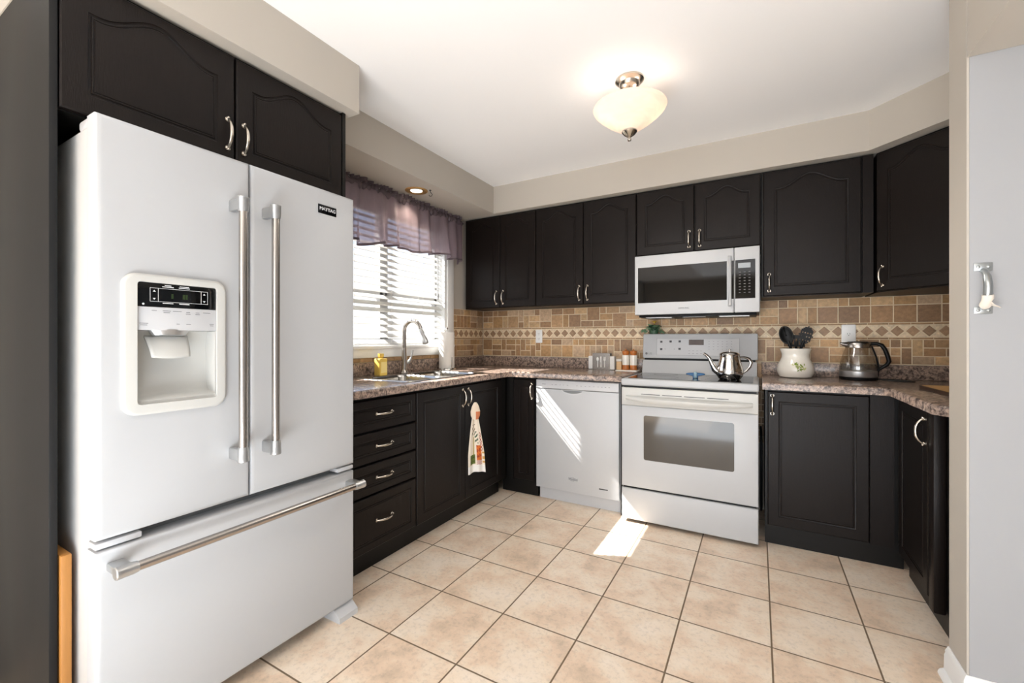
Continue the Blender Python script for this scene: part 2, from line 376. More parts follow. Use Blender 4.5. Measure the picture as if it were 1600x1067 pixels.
    def grid(s, fn, nu, nv, thick=None):
        g = [[s.bm.verts.new(fn(i / nu, j / nv)) for j in range(nv + 1)] for i in range(nu + 1)]
        for i in range(nu):
            for j in range(nv): s.bm.faces.new((g[i][j], g[i + 1][j], g[i + 1][j + 1], g[i][j + 1]))
        return s
    def quad(s, *p): s.bm.faces.new([s.bm.verts.new(q) for q in p]); return s
    def xf(s, mat): s.bm.transform(mat); return s
    def build(s, name, mat, parent=None, angle=38, smooth=True, recalc=True):
        if recalc: bmesh.ops.recalc_face_normals(s.bm, faces=s.bm.faces[:])
        me = bpy.data.meshes.new(name); s.bm.to_mesh(me); s.bm.free()
        if smooth:
            me.shade_smooth(); me.set_sharp_from_angle(angle=R(angle))
        o = bpy.data.objects.new(name, me); COL.objects.link(o)
        me.materials.append(M[mat] if isinstance(mat, str) else mat)
        if parent: o.parent = parent
        return o
def inlay(o, mb, mat):
    """printed marks and flush insets: kept inside the mesh of the part that carries them"""
    bmesh.ops.recalc_face_normals(mb.bm, faces=mb.bm.faces[:])
    tmp = bpy.data.meshes.new('marks'); mb.bm.to_mesh(tmp); mb.bm.free()
    o.data.materials.append(M[mat]); idx = len(o.data.materials) - 1
    b = bmesh.new(); b.from_mesh(o.data); n0 = len(b.faces); b.from_mesh(tmp); b.faces.ensure_lookup_table()
    for f in b.faces[n0:]: f.material_index = idx; f.smooth = False
    b.to_mesh(o.data); b.free(); bpy.data.meshes.remove(tmp)
def FY(y0): return lambda u, v, w: (u, y0 + w, v)           # panel facing -Y, front plane at y0
def FZ(z0): return lambda u, v, w: (u, v, z0 - w)           # slab facing up, top at z0

def thing(name, label, cat, loc=(0, 0, 0), rz=0.0, group=None):
    o = bpy.data.objects.new(name, None); COL.objects.link(o); o.empty_display_size = 0.05
    o.location = loc; o.rotation_euler = (0, 0, rz); o['label'] = label; o['category'] = cat
    if group: o['group'] = group
    return o
def tag(o, label, cat, group=None):
    o['label'] = label; o['category'] = cat
    if group: o['group'] = group
    return o
def struct(o): o['kind'] = 'structure'; return o
def W2L(t): return (Matrix.Translation(t.location) @ Matrix.Rotation(t.rotation_euler.z, 4, 'Z')).inverted()

def text_mb(txt, size, depth=0.0006, spacing=1.0):
    cu = bpy.data.curves.new('lettering', 'FONT'); cu.body = txt; cu.size = size; cu.extrude = depth
    cu.align_x = 'CENTER'; cu.align_y = 'CENTER'; cu.space_character = spacing; cu.resolution_u = 2
    o = bpy.data.objects.new('lettering', cu); COL.objects.link(o)
    dg = bpy.context.evaluated_depsgraph_get(); me = bpy.data.meshes.new_from_object(o.evaluated_get(dg))
    mb = MB(); mb.bm.from_mesh(me)
    bpy.data.objects.remove(o); bpy.data.curves.remove(cu); bpy.data.meshes.remove(me)
    return mb
def text_front(txt, size, x, y, z, sx=1.0, **k):
    """lettering standing on a panel facing -Y"""
    return text_mb(txt, size, **k).xf(Matrix.Translation((x, y, z)) @ Matrix.Diagonal((sx, 1, 1, 1)) @ Matrix.Rotation(R(90), 4, 'X'))

# ------------------------------------------------------------------ cabinet helpers (local frame: front faces -Y)
def arch_loop(x0, x1, z0, z1, rise, n=22):
    P = [(x0, z0), (x1, z0)]
    if rise <= 0: return P + [(x1, z1), (x0, z1)]
    cx, hw = (x0 + x1) / 2, (x1 - x0) / 2
    zs = z1 - rise
    P.append((x1, zs))
    for k in range(1, n):
        t = 1 - 2 * k / n; a = min(1, abs(t) / 0.86)
        P.append((cx + t * hw, zs + rise * (0.5 + 0.5 * math.cos(PI * a))))
    P.append((x0, zs)); return P
def door_mb(x0, x1, z0, z1, y=0.0, th=0.02, rise=0.0, fr=0.055, top=None):
    mb = MB(); f = FY(y)
    outer = rect(x0, x1, z0, z1); ch = 0.004
    l0 = mb.ring([f(u, v, 0) for u, v in offset_loop(outer, ch)]); l1 = mb.ring([f(u, v, ch) for u, v in outer]); l2 = mb.ring([f(u, v, th) for u, v in outer])
    mb.bridge(l0, l1); mb.bridge(l1, l2); mb.fill(l2)
    pl = arch_loop(x0 + fr, x1 - fr, z0 + fr, z1 - (top if top else fr * 0.8), rise)
    prof = [(0, 0), (0.0015, 0.003), (0.005, 0.0042), (0.0075, 0.0042), (0.0085, 0.0018), (0.012, 0.0012), (0.0132, 0.003), (0.0152, 0.003), (0.0165, 0.0012), (0.030, 0.0008)]
    prev = None
    for off, w in prof:
        r_ = mb.ring([f(u, v, w) for u, v in (offset_loop(pl, off) if off else pl)])
        if prev is None: mb.fill(l0, r_)
        else: mb.bridge(prev, r_)
        prev = r_
    mb.fill(prev); return mb
def pull_mb(cx, cz, y, vert=True, L=0.112, proj=0.03):
    mb = MB(); n = 16; pts = []; rad = []
    for k in range(n + 1):
        t = -1 + 2 * k / n
        a = t * L / 2 * 0.93; p = proj * (1 - abs(t) ** 2.6) * 0.82 + 0.004
        pts.append((cx, y - p, cz + a) if vert else (cx + a, y - p, cz))
        rad.append(0.0042 + 0.0022 * (1 - t * t))
    mb.tube(pts, rad, 10)
    for sg in (-1, 1):
        a = sg * L / 2 * 0.9
        c = (cx, y - 0.004, cz + a) if vert else (cx + a, y - 0.004, cz)
        mb.ball(c, 0.0075, 10, (1, 0.7, 1)); mb.cyl((c[0], y, c[2]), (c[0], y - 0.003, c[2]), 0.009, 12)
        mb.ball((c[0] + (0 if vert else sg * 0.006), y - 0.006, c[2] + (sg * 0.006 if vert else 0)), 0.005, 8)
    return mb
def cab_door(t, x0, x1, z0, z1, rise, pull=None, y=0.0, fr=0.055, name='door', top=None):
    d = door_mb(x0, x1, z0, z1, y, rise=rise, fr=fr, top=top).build(name, 'cab', t, angle=30)
    if pull: pull_mb(pull[0], pull[1], y, pull[2] if len(pull) > 2 else True).build('handle', 'nickel', d)
    return d

# ================================================================== ROOM
XL, YB, XR, ZC = -2.24, 3.39, 1.20, 2.404
mb = MB(); mb.box(-2.6, 2.6, -4.1, 3.55, -0.06, 0.0); struct(mb.build('floor', 'floor', smooth=False))
mb = MB(); mb.box(-2.6, 2.6, -4.1, 3.55, ZC, ZC + 0.06); struct(mb.build('ceiling', 'ceiling', smooth=False))
# left wall with the sink window and an assumed garden door, unseen behind the camera
WY0, WY1, WZ0, WZ1 = 1.54, 2.85, 1.10, 2.12
DY0, DY1, DZ0, DZ1 = -3.3, -1.00, 0.05, 2.05
mb = MB(); xa, xb = XL - 0.15, XL
mb.box(xa, xb, -4.1, DY0, 0, ZC); mb.box(xa, xb, DY0, DY1, 0, DZ0); mb.box(xa, xb, DY0, DY1, DZ1, ZC); mb.box(xa, xb, DY1, WY0, 0, ZC)
mb.box(xa, xb, WY0, WY1, 0, WZ0); mb.box(xa, xb, WY0, WY1, WZ1, ZC); mb.box(xa, xb, WY1, YB + 0.12, 0, ZC)
struct(mb.build('wall_left', 'wall', smooth=False))
mb = MB(); mb.box(XL, XR + 0.12, YB, YB + 0.12, 0, ZC); struct(mb.build('wall_back', 'wall', smooth=False))
mb = MB(); mb.box(XR, XR + 0.12, 2.035, YB, 0, ZC); struct(mb.build('wall_right', 'wall', smooth=False))
mb = MB(); mb.box(-2.39, 2.5, -4.1, -4.0, 0, ZC); struct(mb.build('wall_rear', 'wall', smooth=False))
mb = MB(); mb.box(2.4, 2.5, -4.0, 1.89, 0, ZC); struct(mb.build('wall_side', 'wall_pale', smooth=False))
# stub wall between the kitchen and the passage, and the bulkhead over the passage
mb = MB(); mb.box(0.572, 0.578, 1.893, 2.035, 0, ZC); struct(mb.build('wall_stub', 'wall', smooth=False))
mb = MB(); mb.box(0.578, 2.5, 1.89, 2.035, 0, ZC); struct(mb.build('wall_passage', 'wall_pale', smooth=False))
mb = MB(); mb.box(0.572, 1.30, -4.0, 1.888, 2.04, ZC); struct(mb.build('wall_bulkhead', 'wall', smooth=False))
# soffits
mb = MB(); mb.box(XL, -1.585, 0.39, 1.376, 2.185, ZC); struct(mb.build('soffit', 'wall', smooth=False))
mb = MB(); mb.box(XL, -1.890, 1.376, YB, 2.185, ZC); struct(mb.build('soffit', 'wall', smooth=False))
mb = MB(); mb.plate([(-1.89, 3.02), (0.528, 3.02), (0.845, 2.703), (0.845, 2.035), (XR, 2.035), (XR, YB), (-1.89, YB)], FZ(ZC), ZC - 2.185)
struct(mb.build('soffit', 'wall', smooth=False))
# baseboards around the stub wall: board, bead and quarter round, mitred at the corner
prof = [(0, 0), (0.030, 0), (0.029, 0.008), (0.024, 0.016), (0.014, 0.021), (0.013, 0.07), (0.010, 0.076), (0.011, 0.084), (0.006, 0.094), (0.003, 0.10), (0, 0.10)]
def baseboard(name, p0, p1, n0, m0, m1):
    mb = MB(); p0, p1 = Vector(p0), Vector(p1); nn = Vector(n0)
    d = (p1 - p0).normalized(); rr = []
    for p, m in ((p0, m0), (p1, m1)):
        rr.append(mb.ring([tuple(p + nn * a + d * (m * a) + Vector((0, 0, b))) for a, b in prof]))
    mb.bridge(rr[0], rr[1]); mb.fill(rr[0]); mb.fill(rr[1]); struct(mb.build(name, 'trim'))
baseboard('baseboard_left', (0.572, 2.035, 0), (0.572, 1.89, 0), (-1, 0, 0), 0, 1)
baseboard('baseboard_right', (0.572, 1.89, 0), (0.672, 1.89, 0), (0, -1, 0), -1, 0)

# ================================================================== WINDOW over the sink
win = MB()
for (a, b) in ((WY0, WY0 + 0.03), (WY1 - 0.03, WY1)): win.box(XL - 0.15, XL, a, b, WZ0, WZ1)
win.box(XL - 0.15, XL, WY0, WY1, WZ1 - 0.03, WZ1); win.box(XL - 0.15, XL, WY0, WY1, WZ0, WZ0 + 0.012)
cas = 0.075                                                    # casing
win.box(XL, XL + 0.016, WY1 - 0.005, WY1 + cas, 1.03, WZ1 + cas, 0.004); win.box(XL, XL + 0.016, WY0 - cas, WY0 + 0.005, 1.03, WZ1 + cas, 0.004)
win.box(XL, XL + 0.016, WY0, WY1, WZ1 - 0.005, WZ1 + cas, 0.004); win.box(XL, XL + 0.016, WY0, WY1, 1.03, WZ0, 0.004)
win.box(XL - 0.02, XL + 0.028, WY0 - cas, WY1 + cas, WZ0 - 0.012, WZ0 + 0.008, 0.004)
win = struct(win.build('window_1', 'trim'))
fr = MB(); xf0, xf1 = XL - 0.135, XL - 0.085
fr.box(xf0, xf1, 2.226, 2.250, WZ0 + 0.012, WZ1 - 0.03)
for (a, b) in ((WY0 + 0.03, 2.226), (2.250, WY1 - 0.03)):
    fr.box(xf0, xf1, a, a + 0.025, WZ0 + 0.012, WZ1 - 0.03); fr.box(xf0, xf1, b - 0.025, b, WZ0 + 0.012, WZ1 - 0.03)
    fr.box(xf0, xf1, a, b, WZ0 + 0.012, WZ0 + 0.06); fr.box(xf0, xf1, a, b, WZ1 - 0.08, WZ1 - 0.03); fr.box(xf0, xf1, a, b, 1.445, 1.485)
fr.build('window_frame', 'white_plastic', win)
pn = MB(); pn.box(XL - 0.112, XL - 0.108, WY0 + 0.03, WY1 - 0.03, WZ0 + 0.012, WZ1 - 0.03); pn.build('window_pane', 'pane', win, smooth=False)
# assumed garden door, unseen; widened so more sun bounces off the floor
gd = MB()
for (a, b, c, d) in ((DY0, DY0 + 0.08, DZ0, DZ1), (DY1 - 0.08, DY1, DZ0, DZ1), (-1.99, -1.91, DZ0, DZ1), (DY0, DY1, DZ0, DZ0 + 0.1), (DY0, DY1, DZ1 - 0.08, DZ1)):
    gd.box(XL - 0.11, XL - 0.06, a, b, c, d)
gd = struct(gd.build('door_1', 'trim', smooth=False))
pn = MB(); pn.box(XL - 0.088, XL - 0.084, DY0 + 0.05, DY1 - 0.05, DZ0 + 0.05, DZ1 - 0.05); pn.build('door_pane', 'pane', gd, smooth=False)
# yard outside
mb = MB(); mb.box(-14, XL - 0.16, -12, 14, -0.5, -0.3); struct(mb.build('ground', 'snow', smooth=False))

mb = MB(); mb.box(-2.985, XL - 0.15, 0.6, 5.5, 2.60, 2.74); struct(mb.build('roof_eave', 'trim', smooth=False))

# ================================================================== TILED BACKSPLASH
def tile_wall(name, L, zones, depth_dir, holes=(), cut=()):
    """u along wall 0..L; returns (rects, colours) on the wall surface"""
    rects = []
    def tcol():
        k = random.random(); base = [(164, 128, 92), (184, 148, 108), (198, 164, 122), (150, 118, 88), (186, 158, 128), (178, 140, 96)][int(k * 6)]
        j = random.uniform(0.92, 1.07); return srgb(*[min(255, c * j) for c in base])
    for kind, z0, z1 in zones:
        if kind == 'mosaic':
            c = (z1 - z0) / 3; n = max(1, int(round(L / c))); cw = L / n; used = set()
            for i in range(n):
                for j in range(3):
                    if (i, j) in used: continue
                    opts = [(1, 1), (2, 1), (1, 2), (2, 2), (2, 2), (2, 1), (1, 2)]; random.shuffle(opts)
                    for w, h in opts:
                        cells = [(i + a, j + b) for a in range(w) for b in range(h)]
                        if i + w <= n and j + h <= 3 and not any(q in used for q in cells):
                            used.update(cells); rects.append(([(i * cw, z0 + j * c), ((i + w) * cw, z0 + j * c), ((i + w) * cw, z0 + (j + h) * c), (i * cw, z0 + (j + h) * c)], tcol(), 0.0028)); break
        elif kind == 'liner':
            n = max(1, int(round(L / 0.1))); cw = L / n
            for i in range(n):
                jj = random.uniform(0.9, 1.05); rects.append((rect(i * cw, (i + 1) * cw, z0, z1), srgb(*[c * jj for c in (168, 134, 96)]), 0.0013))
        elif kind == 'band':
            n = max(1, int(round(L / 0.0707))); cw = L / n; zc = (z0 + z1) / 2; hh = (z1 - z0) / 2 * 0.96
            for i in range(n):
                x = (i + 0.5) * cw; r_ = 0.46; jj = random.uniform(0.92, 1.08)
                rects.append(([(x, zc - hh * 0.92), (x + cw * r_, zc), (x, zc + hh * 0.92), (x - cw * r_, zc)], srgb(*[c * jj for c in (164, 132, 102)]), 0.001))
                cr_ = srgb(*[c * (0.5 + jj / 2) for c in (226, 206, 176)])
                a = i * cw
                rects.append(([(a - cw * .44 if i else a, z0), (a + cw * .44, z0), (a, zc - 0.004)] if i else [(a, z0), (a + cw * .44, z0), (a, zc - 0.004)], cr_, 0.001))
                rects.append(([(a, zc + 0.004), (a + cw * .44, z1), (a - cw * .44 if i else a, z1)], cr_, 0.001))
    return rects
def build_tiles(name, L, zones, fmap, z_lo, z_hi):
    base = MB(); base.bm.faces.ensure_lookup_table()
    p = [fmap(0, z_lo, 0), fmap(L, z_lo, 0), fmap(L, z_hi, 0), fmap(0, z_hi, 0), fmap(0, z_lo, 0.004), fmap(L, z_lo, 0.004), fmap(L, z_hi, 0.004), fmap(0, z_hi, 0.004)]
    v = [base.bm.verts.new(q) for q in p]
    for f in ((0, 1, 2, 3), (4, 5, 6, 7), (0, 1, 5, 4), (1, 2, 6, 5), (2, 3, 7, 6), (3, 0, 4, 7)): base.bm.faces.new([v[i] for i in f])
    root = struct(base.build(name, 'grout', smooth=False))
    mb = MB(); cl = mb.bm.loops.layers.float_color.new('tint')
    for poly, col, gap in tile_wall(name, L, zones, None):
        ins = offset_loop(poly, gap); top = offset_loop(poly, gap + 0.0016)
        a = mb.ring([fmap(u, v_, 0.0041) for u, v_ in ins]); b = mb.ring([fmap(u, v_, 0.0075) for u, v_ in top])
        fs = []
        n = len(a)
        for i in range(n): fs.append(mb.bm.faces.new((a[i], a[(i + 1) % n], b[(i + 1) % n], b[i])))
        fs.append(mb.bm.faces.new(b))
        for f in fs:
            for lp in f.loops: lp[cl] = col
    mb.build('tiles', 'tile', root, smooth=False)
ZON = [('mosaic', 1.003, 1.152), ('liner', 1.152, 1.164), ('band', 1.164, 1.240), ('liner', 1.240, 1.252), ('mosaic', 1.252, 1.412)]
build_tiles('backsplash_tile', 3.42, ZON, lambda u, v, w: (XL + 0.008 + u, YB - w, v), 1.0, 1.412)
build_tiles('backsplash_tile', YB - 0.008 - 2.928, ZON, lambda u, v, w: (XL + w, YB - 0.008 - u, v), 1.0, 1.412)
build_tiles('backsplash_tile', 1.66, [('liner', 1.001, 1.029)], lambda u, v, w: (XL + w, 2.926 - u, v), 1.0, 1.03)
build_tiles('backsplash_tile', YB - 0.008 - 2.035, ZON, lambda u, v, w: (XR - w, 2.035 + u, v), 1.0, 1.412)
build_tiles('backsplash_tile', 0.16, [('mosaic', 0.45, 0.58), ('mosaic', 0.58, 0.71), ('mosaic', 0.71, 0.84), ('mosaic', 0.84, 0.99)], lambda u, v, w: (-0.06 + u, YB - w, v), 0.45, 0.999)

# ================================================================== WALL CABINETS
GW = 'dark wall cabinets on the back wall'
def wall_cab(label, x0, x1, zb, zt, doors, depth=0.325, y=3.06, box_x1=None):
    t = thing('wall_cabinet', label, 'cabinet', (x0, y, zb), 0, GW)
    H = zt - zb; bx = (box_x1 if box_x1 is not None else x1) - x0
    MB().box(0.001, bx - 0.001, 0.0205, depth, 0, H).build('carcass', 'cab_in', t, smooth=False)
    n = len(doors)
    for (a, b, side) in doors:
        w = b - a; rise = min(0.075, w * 0.14)
        px = b - 0.03 if side > 0 else a + 0.03
        cab_door(t, a - x0, b - x0, 0.004, H - 0.012, rise, (px - x0, 0.085), fr=min(0.056, w * 0.16), top=0.035)
    return t
wall_cab('two-door dark wall cabinet in the left corner beside the window', -2.215, -1.526, 1.412, 2.180, [(-2.198, -1.857, 1), (-1.853, -1.528, -1)])
wall_cab('two-door dark wall cabinet between the corner cabinet and the microwave', -1.525, -0.739, 1.412, 2.180, [(-1.522, -1.131, 1), (-1.127, -0.741, -1)])
wall_cab('short two-door dark wall cabinet mounted above the microwave', -0.738, 0.018, 1.728, 2.180, [(-0.735, -0.365, 1), (-0.360, 0.014, -1)])
tD = wall_cab('single-door dark wall cabinet right of the microwave', 0.019, 0.556, 1.412, 2.180, [(0.030, 0.503, -1)])
MB().box(0.489, 0.536, 0.002, 0.0205, 0, 0.762).build('filler_strip', 'cab', tD)
tE = thing('wall_cabinet', 'diagonal corner dark wall cabinet half hidden by the wall end', 'cabinet', (0.560, 3.062, 1.412), R(-45), GW)
e = MB(); e.plate([(0.572, 3.078), (0.872, 2.778), (XR - 0.010, 2.778), (XR - 0.010, YB - 0.010), (0.572, YB - 0.010)], FZ(2.180), 0.768)
e.xf(W2L(tE)); e.build('carcass', 'cab_in', tE, smooth=False)
cab_door(tE, 0.008, 0.424, 0.004, 0.756, 0.062, (0.040, 0.085), fr=0.056, top=0.035)

# cabinet above the fridge (faces +x)
tF = thing('wall_cabinet', 'wide two-door dark cabinet above the refrigerator', 'cabinet', (-1.637, 0.4115, 1.782), R(90))
MB().box(0.001, 0.929, 0.0205, 0.598, 0, 0.4).build('carcass', 'cab_in', tF, smooth=False)
cab_door(tF, 0.001, 0.450, 0.004, 0.386, 0.062, (0.425, 0.102), fr=0.056, top=0.03)
cab_door(tF, 0.456, 0.912, 0.004, 0.386, 0.062, (0.481, 0.102), fr=0.056, top=0.03)
MB().box(0.914, 0.931, 0.0, 0.0205, 0, 0.4).build('filler_strip', 'cab_in', tF, smooth=False)
# tall end panel and the board beside the fridge
tp = MB().box(-2.225, -1.640, 0.392, 0.409, 0, 2.183, 0.0015).build('end_panel', 'panel')
tag(tp, 'tall charcoal panel standing left of the refrigerator', 'panel')
bd = MB().box(-2.08, -1.63, 0.4125, 0.4345, 0, 0.57, 0.003).build('wooden_board', 'bamboo')
tag(bd, 'honey wood board on edge between charcoal panel and refrigerator', 'board')

# ================================================================== BASE CABINETS
tk = 0.11
# left run: local x = world y - 1.33, faces +x at x = -1.63
tA = thing('base_cabinet', 'dark base cabinet with four drawers beside the refrigerator', 'cabinet', (-1.63, 1.33, 0), R(90))
MB().box(0.0, 0.478, 0.0205, 0.60, tk, 0.874).build('carcass', 'cab_in', tA, smooth=False)
MB().box(0.0, 0.478, 0.079, 0.095, 0, tk).build('toe_kick', 'cab_in', tA, smooth=False)
for (z0, z1) in ((0.708, 0.858), (0.554, 0.698), (0.400, 0.544), (0.130, 0.390)):
    d = door_mb(0.004, 0.474, z0, z1, 0, rise=0, fr=0.036, top=0.036).build('drawer', 'cab', tA, angle=30)
    pull_mb(0.24, (z0 + z1) / 2 + 0.004, 0, False).build('handle', 'nickel', d)
tB = thing('base_cabinet', 'dark two-door sink cabinet below the window', 'cabinet', (-1.63, 1.8085, 0), R(90))
fr_ = MB(); fr_.box(0.0, 0.018, 0.0205, 0.60, tk, 0.874); fr_.box(0.972, 0.99, 0.0205, 0.60, tk, 0.874); fr_.box(0.018, 0.972, 0.0205, 0.60, tk, tk + 0.018)
fr_.box(0.018, 0.972, 0.0205, 0.04, 0.83, 0.874); fr_.box(0.018, 0.972, 0.59, 0.60, tk + 0.018, 0.874); fr_.box(0.90, 0.972, 0.0205, 0.04, tk + 0.018, 0.83); fr_.box(0.018, 0.05, 0.0205, 0.04, tk + 0.018, 0.83)
fr_.build('carcass', 'cab_in', tB, smooth=False)
MB().box(0.0, 0.99, 0.079, 0.095, 0, tk).build('toe_kick', 'cab_in', tB, smooth=False)
cab_door(tB, 0.004, 0.452, 0.125, 0.858, 0, (0.425, 0.782), fr=0.052, top=0.052)
dS = cab_door(tB, 0.457, 0.905, 0.125, 0.858, 0, (0.484, 0.782), fr=0.052, top=0.052)
MB().box(0.908, 0.968, 0.004, 0.0205, 0.125, 0.874).build('filler_strip', 'cab_in', tB, smooth=False)
# back run corner cabinet
tC = thing('base_cabinet', 'narrow dark corner base cabinet left of the dishwasher', 'cabinet', (-1.63, 2.80, 0), 0)
MB().box(-0.60, 0.226, 0.0205, 0.56, tk, 0.874).build('carcass', 'cab_in', tC, smooth=False)
MB().box(-0.075, 0.228, 0.060, 0.075, 0, tk).build('toe_kick', 'cab_in', tC, smooth=False)
cab_door(tC, 0.052, 0.222, 0.125, 0.858, 0, (0.205, 0.775), fr=0.042, top=0.05)
MB().box(0.012, 0.049, 0.006, 0.0205, 0.115, 0.87).build('filler_strip', 'cab_in', tC, smooth=False)
# panel between dishwasher and stove
ep = MB().box(-0.779, -0.761, 2.815, 3.36, 0, 0.874).build('end_panel', 'cab_in', smooth=False)
tag(ep, 'narrow dark upright panel between dishwasher and stove', 'panel')
# right of stove
tG = thing('base_cabinet', 'single-door dark base cabinet right of the stove', 'cabinet', (0.036, 2.81, 0), 0)
MB().box(0.0, 0.575, 0.0205, 0.56, tk, 0.874).build('carcass', 'cab_in', tG, smooth=False)
MB().box(0.0, 0.60, 0.045, 0.06, 0, tk).build('toe_kick', 'cab_in', tG, smooth=False)
cab_door(tG, 0.012, 0.458, 0.118, 0.862, 0, (0.034, 0.790), fr=0.052, top=0.052)
MB().box(0.461, 0.556, 0.004, 0.0205, 0.112, 0.874).build('filler_strip', 'cab', tG)
# right leg, faces -x at x = 0.598; local x = 2.78 - world y
tH = thing('base_cabinet', 'dark base cabinet along the right, partly behind the wall end', 'cabinet', (0.598, 2.79, 0), R(-90))
MB().box(0.0, 0.745, 0.042, 0.59, tk, 0.874).build('carcass', 'cab_in', tH, smooth=False)
MB().box(0.0, 0.745, 0.044, 0.058, 0, tk).build('toe_kick', 'cab_in', tH, smooth=False)
cab_door(tH, 0.022, 0.430, 0.112, 0.862, 0, (0.400, 0.775), fr=0.05, top=0.05)
MB().box(0.433, 0.492, 0.002, 0.042, 0.075, 0.874, 0.008).build('corner_post', 'cab', tH)

# ================================================================== COUNTERTOPS
def counter_mb(outer, hole=None):
    mb = MB(); mb.plate(outer, FZ(0.914), 0.038, hole, ch=0.010, seg=4); return mb
ct = thing('countertop', 'L-shaped mottled brown countertop holding the sink', 'countertop', (-1.6, 2.78, 0.876))
SX0, SX1, SY0, SY1 = -2.105, -1.700, 1.835, 2.545
o_ = counter_mb([(-1.600, 1.33), (-1.600, 2.745), (-1.575, 2.775), (-0.762, 2.775), (-0.762, YB - 0.009), (XL + 0.009, YB - 0.009), (XL + 0.009, 1.33)],
                hole=rect(SX0, SX1, SY0, SY1)[::-1])
o_.xf(W2L(ct)).build('worktop', 'counter', ct, angle=50)
l_ = MB(); l_.box(XL + 0.009, XL + 0.027, 1.33, YB - 0.009, 0.9142, 0.999, 0.004); l_.box(XL + 0.027, -0.762, YB - 0.027, YB - 0.009, 0.9142, 0.999, 0.004)
l_.xf(W2L(ct)).build('upstand', 'counter', ct)
c2 = thing('countertop', 'mottled brown countertop right of the stove', 'countertop', (0.4, 2.78, 0.876))
o_ = counter_mb([(0.022, 2.768), (0.535, 2.768), (0.562, 2.742), (0.562, 2.16), (0.60, 2.110), (0.66, 2.095), (0.66, 2.037), (XR - 0.009, 2.037), (XR - 0.009, YB - 0.009), (0.022, YB - 0.009)])
o_.xf(W2L(c2)).build('worktop', 'counter', c2, angle=50)
l_ = MB(); l_.box(0.022, XR - 0.009, YB - 0.027, YB - 0.009, 0.9142, 0.999, 0.004); l_.box(XR - 0.027, XR - 0.009, 2.037, YB - 0.027, 0.9142, 0.999, 0.004)
l_.xf(W2L(c2)).build('upstand', 'counter', c2)

# ================================================================== REFRIGERATOR (local x = world y - 0.442, front at world x = -1.49)
fg = thing('refrigerator', 'large white french-door refrigerator with ice dispenser and freezer drawer', 'refrigerator', (-1.49, 0.442, 0), R(90))
MB().box(0.006, 0.820, 0.078, 0.690, 0.045, 1.728, 0.006).build('body', 'body_grey', fg)
gk = MB(); gk.box(0.012, 0.814, 0.060, 0.078, 0.06, 1.735); gk.build('gasket', 'grey_gap', fg, smooth=False)
RX0, RX1, RZ0, RZ1 = 0.0815, 0.283, 0.974, 1.180
dl = MB(); dl.plate(rect(0.0, 0.391, 0.627, 1.748), FY(0), 0.060, rect(0.074, 0.290, 0.966, 1.322), ch=0.013, seg=4)
dl = dl.build('door', 'white', fg, angle=50)
dr = MB(); dr.plate(rect(0.395, 0.826, 0.627, 1.748), FY(0), 0.060, ch=0.013, seg=4); dr = dr.build('door', 'white', fg, angle=50)
dz = MB(); dz.plate(rect(0.0, 0.826, 0.052, 0.598), FY(0), 0.060, ch=0.013, seg=4); dz = dz.build('freezer_drawer', 'white', fg, angle=50)
def bar_handle(p0, p1, parent, side):
    """side: unit vector along which mounting feet reach back to the door (+Y) ; p0,p1 ends of the bar"""
    p0, p1 = Vector(p0), Vector(p1); d = (p1 - p0).normalized(); L = (p1 - p0).length
    b = MB(); b.cyl(p0 + d * 0.045, p1 - d * 0.045, 0.0125, 24); hb = b.build('handle', 'steel', parent)
    for p, s in ((p0, 1), (p1, -1)):
        c = MB(); q = p + d * s * 0.048
        c.tube([p, p + d * s * 0.002, p + d * s * 0.012, p + d * s * 0.013, p + d * s * 0.036, p + d * s * 0.048], [0.0145, 0.0165, 0.0165, 0.0160, 0.0160, 0.0138], 24)
        m = p + d * s * 0.022; hz = 0.019
        if abs(d.z) > 0.5: c.box(m.x - 0.011, m.x + 0.011, m.y + 0.004, 0.0005, m.z - hz, m.z + hz, 0.005)
        else: c.box(m.x - hz, m.x + hz, m.y + 0.004, 0.0005, m.z - 0.011, m.z + 0.011, 0.005)
        c.build('handle_cap', 'steel_cap', hb)
bar_handle((0.333, -0.066, 0.764), (0.333, -0.066, 1.609), dl, None)
bar_handle((0.440, -0.066, 0.764), (0.440, -0.066, 1.611), dr, None)
bar_handle((0.016, -0.066, 0.556), (0.818, -0.066, 0.556), dz, None)
# dispenser
bz = MB(); bz.plate(rrect(0.048, 0.312, 0.945, 1.338, 0.036, 8), FY(-0.013), 0.0128, rrect(RX0, RX1, RZ0, 1.315, 0.008, 3), ch=0.009, seg=4)
bz.build('dispenser_frame', 'white_warm', dl, angle=50)
dpl = MB().box(RX0 + 0.0005, RX1 - 0.0005, -0.006, 0.02, 1.247, 1.3145, 0.002); dpl = dpl.build('display_panel', 'black_gloss', dl)
csp = MB().box(RX0 + 0.0005, RX1 - 0.0005, -0.006, 0.02, 1.181, 1.2465, 0.001).build('control_strip', 'white_plastic', dl)
cv = MB(); pr_ = [(0.012, RZ1), (0.050, RZ1 - 0.001), (0.056, RZ1 - 0.03), (0.057, 1.06), (0.054, 1.02), (0.046, 1.000), (0.030, 0.992), (0.004, 0.988), (-0.002, 0.984), (-0.002, RZ0)]
cv.grid(lambda u, v: (RX0 + (RX1 - RX0) * u, pr_[int(round(v * (len(pr_) - 1)))][0], pr_[int(round(v * (len(pr_) - 1)))][1]), 1, len(pr_) - 1)
for xx in (RX0, RX1): cv.fill(cv.ring([(xx, y, z) for y, z in pr_] + [(xx, -0.002, RZ1)]))
cv.build('dispenser_recess', 'white_warm', dl, angle=45)
